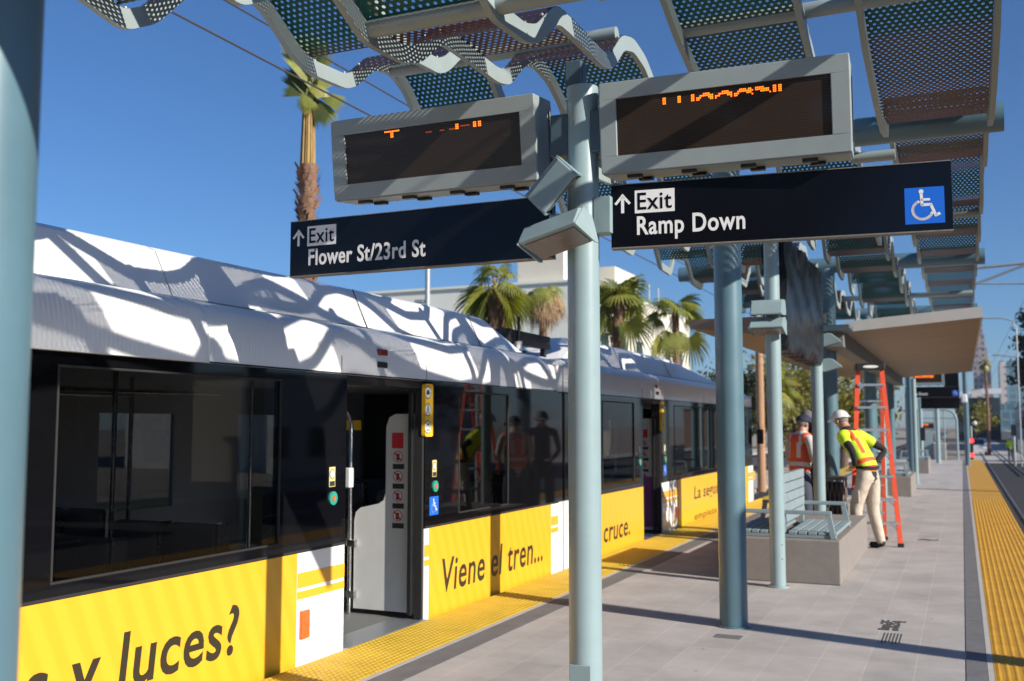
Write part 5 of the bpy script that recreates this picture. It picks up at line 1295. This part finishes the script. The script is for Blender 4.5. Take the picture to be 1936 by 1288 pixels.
# ------------------------------------------------------------ buildings
def block(label, name, x0, x1, y0, y1, z1, m, roof=None, group=None, z0=GZ):
    t = thing(name, label, 'building', ((x0 + x1) / 2, (y0 + y1) / 2, z0), group)
    MB().box(x0, x1, y0, y1, z0, z1).build('wall', M[m], t)
    if roof: MB().box(x0 - .08, x1 + .08, y0 - .08, y1 + .08, z1 + .001, z1 + .22).build('parapet', M[roof], t)
    return t
w1 = block('long pale grey building behind the palms with a cream end wall and penthouse', 'building', -34, -16, 44, 64, 8.3, 'wallA', None)
MB().box(-15.999, -15.96, 44, 64, GZ, 8.3).build('end_wall', M['wallB'], w1)
MB().box(-34.1, -15.9, 43.9, 64.1, 8.301, 8.42).build('parapet', M['wallA'], w1)
MB().box(-19.6, -17.2, 44.6, 49, 8.42, 10.3).build('penthouse', M['wallB'], w1)
MB().box(-17.4, -16.4, 50, 54, 8.42, 9.9).build('penthouse', M['wallB'], w1)
for k in range(3): MB().tube([(-16.9, 56 + k * 2, 8.4), (-16.9, 56 + k * 2, 10)], .06, 6).build('vent_pipe', M['hidden'], w1)
for k in range(6):
    for z in (1.2, 4.6):
        f = MB().box(-15.96, -15.93, 46.2 + k * 2.9, 47.6 + k * 2.9, z, z + 1.6).build('window', M['wallA'], w1)
        MB().box(-15.931, -15.926, 46.3 + k * 2.9, 47.5 + k * 2.9, z + .1, z + 1.5).build('pane', M['glassd'], f)
for k in range(4): MB().box(-33 + k * 4.4, -32.97 + k * 4.4, 43.94, 43.998, GZ, 8.2).build('downpipe', M['hidden'], w1)
gb = thing('gabled_house', 'low grey gabled roof peeping over the train left of the lamp post', 'building', (-27, 50, GZ))
MB().box(-46, -34.3, 46, 58, GZ, 8.0).build('wall', M['wallA'], gb)
MB().prism([(-46.3, 8.0), (-34.1, 8.0), (-40, 9.3)], xz, 45.8, 58.2).build('roof', M['fascia'], gb)
lp = thing('street_lamp', 'grey street lamp post rising behind the train below the left exit sign', 'street lamp', (-12, 21.75, GZ))
MB().tube([(-12, 21.75, GZ), (-12, 21.75, 6.4)], [.075, .06], 12).build('pole', M['hidden'], lp, True)
MB().tube([(-12, 21.75, 6.3), (-11.2, 21.2, 6.55), (-10.9, 21, 6.5)], .03, 8).build('arm', M['hidden'], lp, True)
MB().rbox(-11.0, -10.5, 20.8, 21.0, 6.44, 6.52, .02).build('lamp_head', M['hidden'], lp)
MB().rbox(-12.35, -12.1, 21.7, 21.8, 4.6, 4.7, .02).build('small_box', M['hidden'], lp)
# across the street, reflected in the train's windows
def street_house(label, x0, x1, y0, y1, h, m):
    t = block(label, 'building', x0, x1, y0, y1, GZ + h, m, 'concrete', 'brown buildings across the street')
    for k in range(int((y1 - y0) / 3)):
        for z in (GZ + 1.0, GZ + 4.0):
            if z + 1.5 < GZ + h:
                f = MB().box(x0 - .05, x0 - .001, y0 + 1 + k * 3, y0 + 2.4 + k * 3, z, z + 1.5).build('window', M['concrete'], t)
                MB().box(x0 - .06, x0 - .051, y0 + 1.1 + k * 3, y0 + 2.3 + k * 3, z + .1, z + 1.4).build('pane', M['glassd'], f)
    return t
street_house('low brown flat roofed building across the street on the right, nearest', 21, 34, 2, 16, 5.6, 'brickwall')
street_house('taller brown building across the street on the right, second', 22, 34, 18, 34, 7.4, 'brickwall')
street_house('pale low building across the street on the right, third', 21, 34, 37, 60, 4.8, 'wallB')
leaf_tree('round dark street tree across the road on the right', 18.2, 26, 6.5, (2.2, 2.2, 2.0), 20, 'leafd', 41, 4000, .2)
leaf_tree('loose dark street tree farther across the road on the right', 18.0, 46, 6.0, (2.2, 2.2, 1.8), 20, 'leafd', 42, 3000, .2)
# right background by the tracks
block('tan low building at the right edge beyond the fence', 'building', 7.2, 20, 110, 150, 3.2, 'brickwall', 'concrete')
block('small cream flat roofed building right of the bare palm trunk', 'building', 8.2, 14, 160, 190, 4.2, 'wallB', 'concrete')
b2 = block('low building with a white awning far up the street', 'building', -1.0, 6, 190, 210, 6.2, 'glassd', None)
MB().box(-1.5, 1.6, 187, 190, 6.3, 7.2).build('awning', M['carw'], b2); MB().box(3.2, 6.2, 186, 190, 6.7, 7.6).build('awning', M['carw'], b2)
# skyline
def tower(label, x0, x1, y, z, m, top=None, d=26):
    t = thing('tower', label, 'tower', ((x0 + x1) / 2, y, GZ), 'downtown towers on the skyline')
    MB().box(x0, x1, y, y + d, GZ, z).build('shaft', M[m], t)
    for k, (a, b_, zz) in enumerate(top or [(.12, .88, z + 3)]):
        L = x1 - x0; MB().box(x0 + L * a, x0 + L * b_, y + 2, y + d - 2, z - .5 if k == 0 else (top[k - 1][2] - .5), zz).build('crown_step', M[m], t)
    return t
tower('tall stepped pinkish tower, highest on the skyline', 7.2, 16.2, 640, 38, 'towerA', [(.15, .85, 46), (.3, .72, 54), (.42, .6, 60)])
tower('dull brick coloured tower block right of the stepped tower', 9.8, 14.8, 560, 19, 'towerD')
tower('cream slab tower between the brick and the blue green towers', 19.5, 22.5, 600, 33, 'towerC')
tower('blue green glass tower at the right of the skyline', 23, 33.5, 620, 34, 'towerB')
tower('low pale office block at the foot of the skyline', 3.5, 9.5, 480, 14, 'towerC')
tower('wide dull block behind the tracks at the foot of the skyline', 9.5, 26, 500, 8, 'towerB')

# ------------------------------------------------------------ street things far right
def car(label, x, y, m, rz=0):
    t = thing('parked_car', label, 'car', (x, y, GZ), 'cars far up the street')
    pf = [(-2.1, .3), (-2.15, .75), (-1.2, .92), (-.6, 1.38), (.8, 1.42), (1.5, .98), (2.1, .85), (2.15, .35)]
    f = lambda u, v, d: Vector((x + d, y + u, GZ + v))
    MB().prism(pf, f, -.85, .85).build('body', M[m], t)
    MB().prism([(-1.08, .95), (-.6, 1.32), (.75, 1.35), (1.32, .99)], f, -.86, .86).build('side_window', M['glassd'], t)
    MB().add([f(-1.25, .95, -.7), f(-1.25, .95, .7), f(-.66, 1.36, .6), f(-.66, 1.36, -.6)], [(0, 1, 2, 3)]).build('windscreen', M['glassd'], t)
    for u in (-1.35, 1.35):
        for s in (-1, 1): MB().tube([(x + s * .72, y + u, GZ + .33), (x + s * .88, y + u, GZ + .33)], .33, 16).build('wheel', M['rubber'], t, True)
    for s in (-1, 1): MB().rbox(x + s * .62 - .14, x + s * .62 + .14, y - 2.17, y - 2.1, GZ + .6, GZ + .74, .02).build('headlight', M['stickW'], t)
    return t
car('white car far up the street beside the red signal', 1.0, 96, 'carw'); car('dark car far up the street behind the fence', 7.4, 88, 'cardk'); car('red car at the right edge beyond the fence', 6.4, 74, 'carred')
fn_ = thing('fence', 'grey picket fence along the right of the tracks', 'fence', (5.2, 70, GZ))
b = MB()
for k in range(100): b.box(4.9 + .0 * k, 4.94, 56 + k * .55, 56.04 + k * .55, GZ, GZ + 1.15)
pk = b.build('pickets', M['hidden'], fn_); MB().box(4.895, 4.945, 56, 111, GZ + 1.151, GZ + 1.2).build('top_rail', M['hidden'], fn_)
J4 = {k: v for k, v in J2.items()}
t4, mt4, V4 = person('distant worker in lime jacket by the fence on the right', (3.05, 79, GZ), R(20), J4, dict(top=M['hivisy'], arm=M['hivisy'], fore=M['hivisy'], leg=M['jeans'], shoe=M['rubber'], skin=M['skin']))
hat(t4, mt4, J4['head'], (0, .97, -.2), M['hardhat'], 'hard_hat', .05); extras(t4, mt4, J4, True, False)
for i, (x, y, h) in enumerate(((4.0, 66, 3.6), (3.0, 72, 2.6), (5.4, 64, 5.2))):
    t = thing('street_sign', ['slim grey post with a white sign box left of the tan building', 'short black pedestrian signal post by the tracks', 'grey signal post at the right edge of the street'][i], 'sign', (x, y, GZ))
    MB().tube([(x, y, GZ), (x, y, GZ + h)], .07, 10).build('pole', M['hidden'], t, True)
    MB().rbox(x - .16, x + .16, y - .12, y - .05, GZ + h - .7, GZ + h, .02).build('sign_box', M['stickW' if i == 0 else 'black'], t)
sl2 = thing('street_lamp', 'tall street lamp with a curved arm reaching over the track right of the shelter', 'street lamp', (3.3, 70, GZ))
MB().tube([(3.3, 70, GZ), (3.3, 70, 7.6), (3.1, 70, 8.1), (2.4, 70, 8.3), (.6, 70, 8.3)], .045, 8).build('pole', M['hidden'], sl2, True)
MB().tube([(3.3, 70, 5.8), (2.2, 70, 5.95)], .04, 8).rbox(1.9, 2.3, 69.9, 70.1, 5.9, 6.0, .02).build('lamp_arm', M['hidden'], sl2)
gl = thing('globe_lamp', 'white twin globe lamp on a short post behind the red signal', 'street lamp', (.45, 62, GZ))
MB().tube([(.45, 62, GZ), (.45, 62, 1.55)], .05, 10).build('pole', M['hidden'], gl, True)
for s in (-1, 1): MB().sphere((.45 + s * .2, 62, 1.68), .12, 14, 10).build('globe', M['carw'], gl, True)
bs_ = tag(MB().rbox(.0, .22, 43.4, 43.5, 2.45, 2.8, .05).build('camera_housing', M['carw']), 'white camera housing on the tall blue pole at the far right', 'camera')
hz = bpy.data.materials.new('haze'); hz.use_nodes = True; t = hz.node_tree; t.nodes.remove(t.nodes['Principled BSDF'])
pv = t.nodes.new('ShaderNodeVolumePrincipled'); pv.inputs['Color'].default_value = (.72, .83, .98, 1); pv.inputs['Density'].default_value = .00025; pv.inputs['Anisotropy'].default_value = .3
t.links.new(pv.outputs[0], t.nodes['Material Output'].inputs['Volume'])
hb = MB().box(-410, 410, -160, 1510, GZ - 2.2, 75).build('haze', hz); hb['kind'] = 'stuff'
bpy.context.view_layer.update()
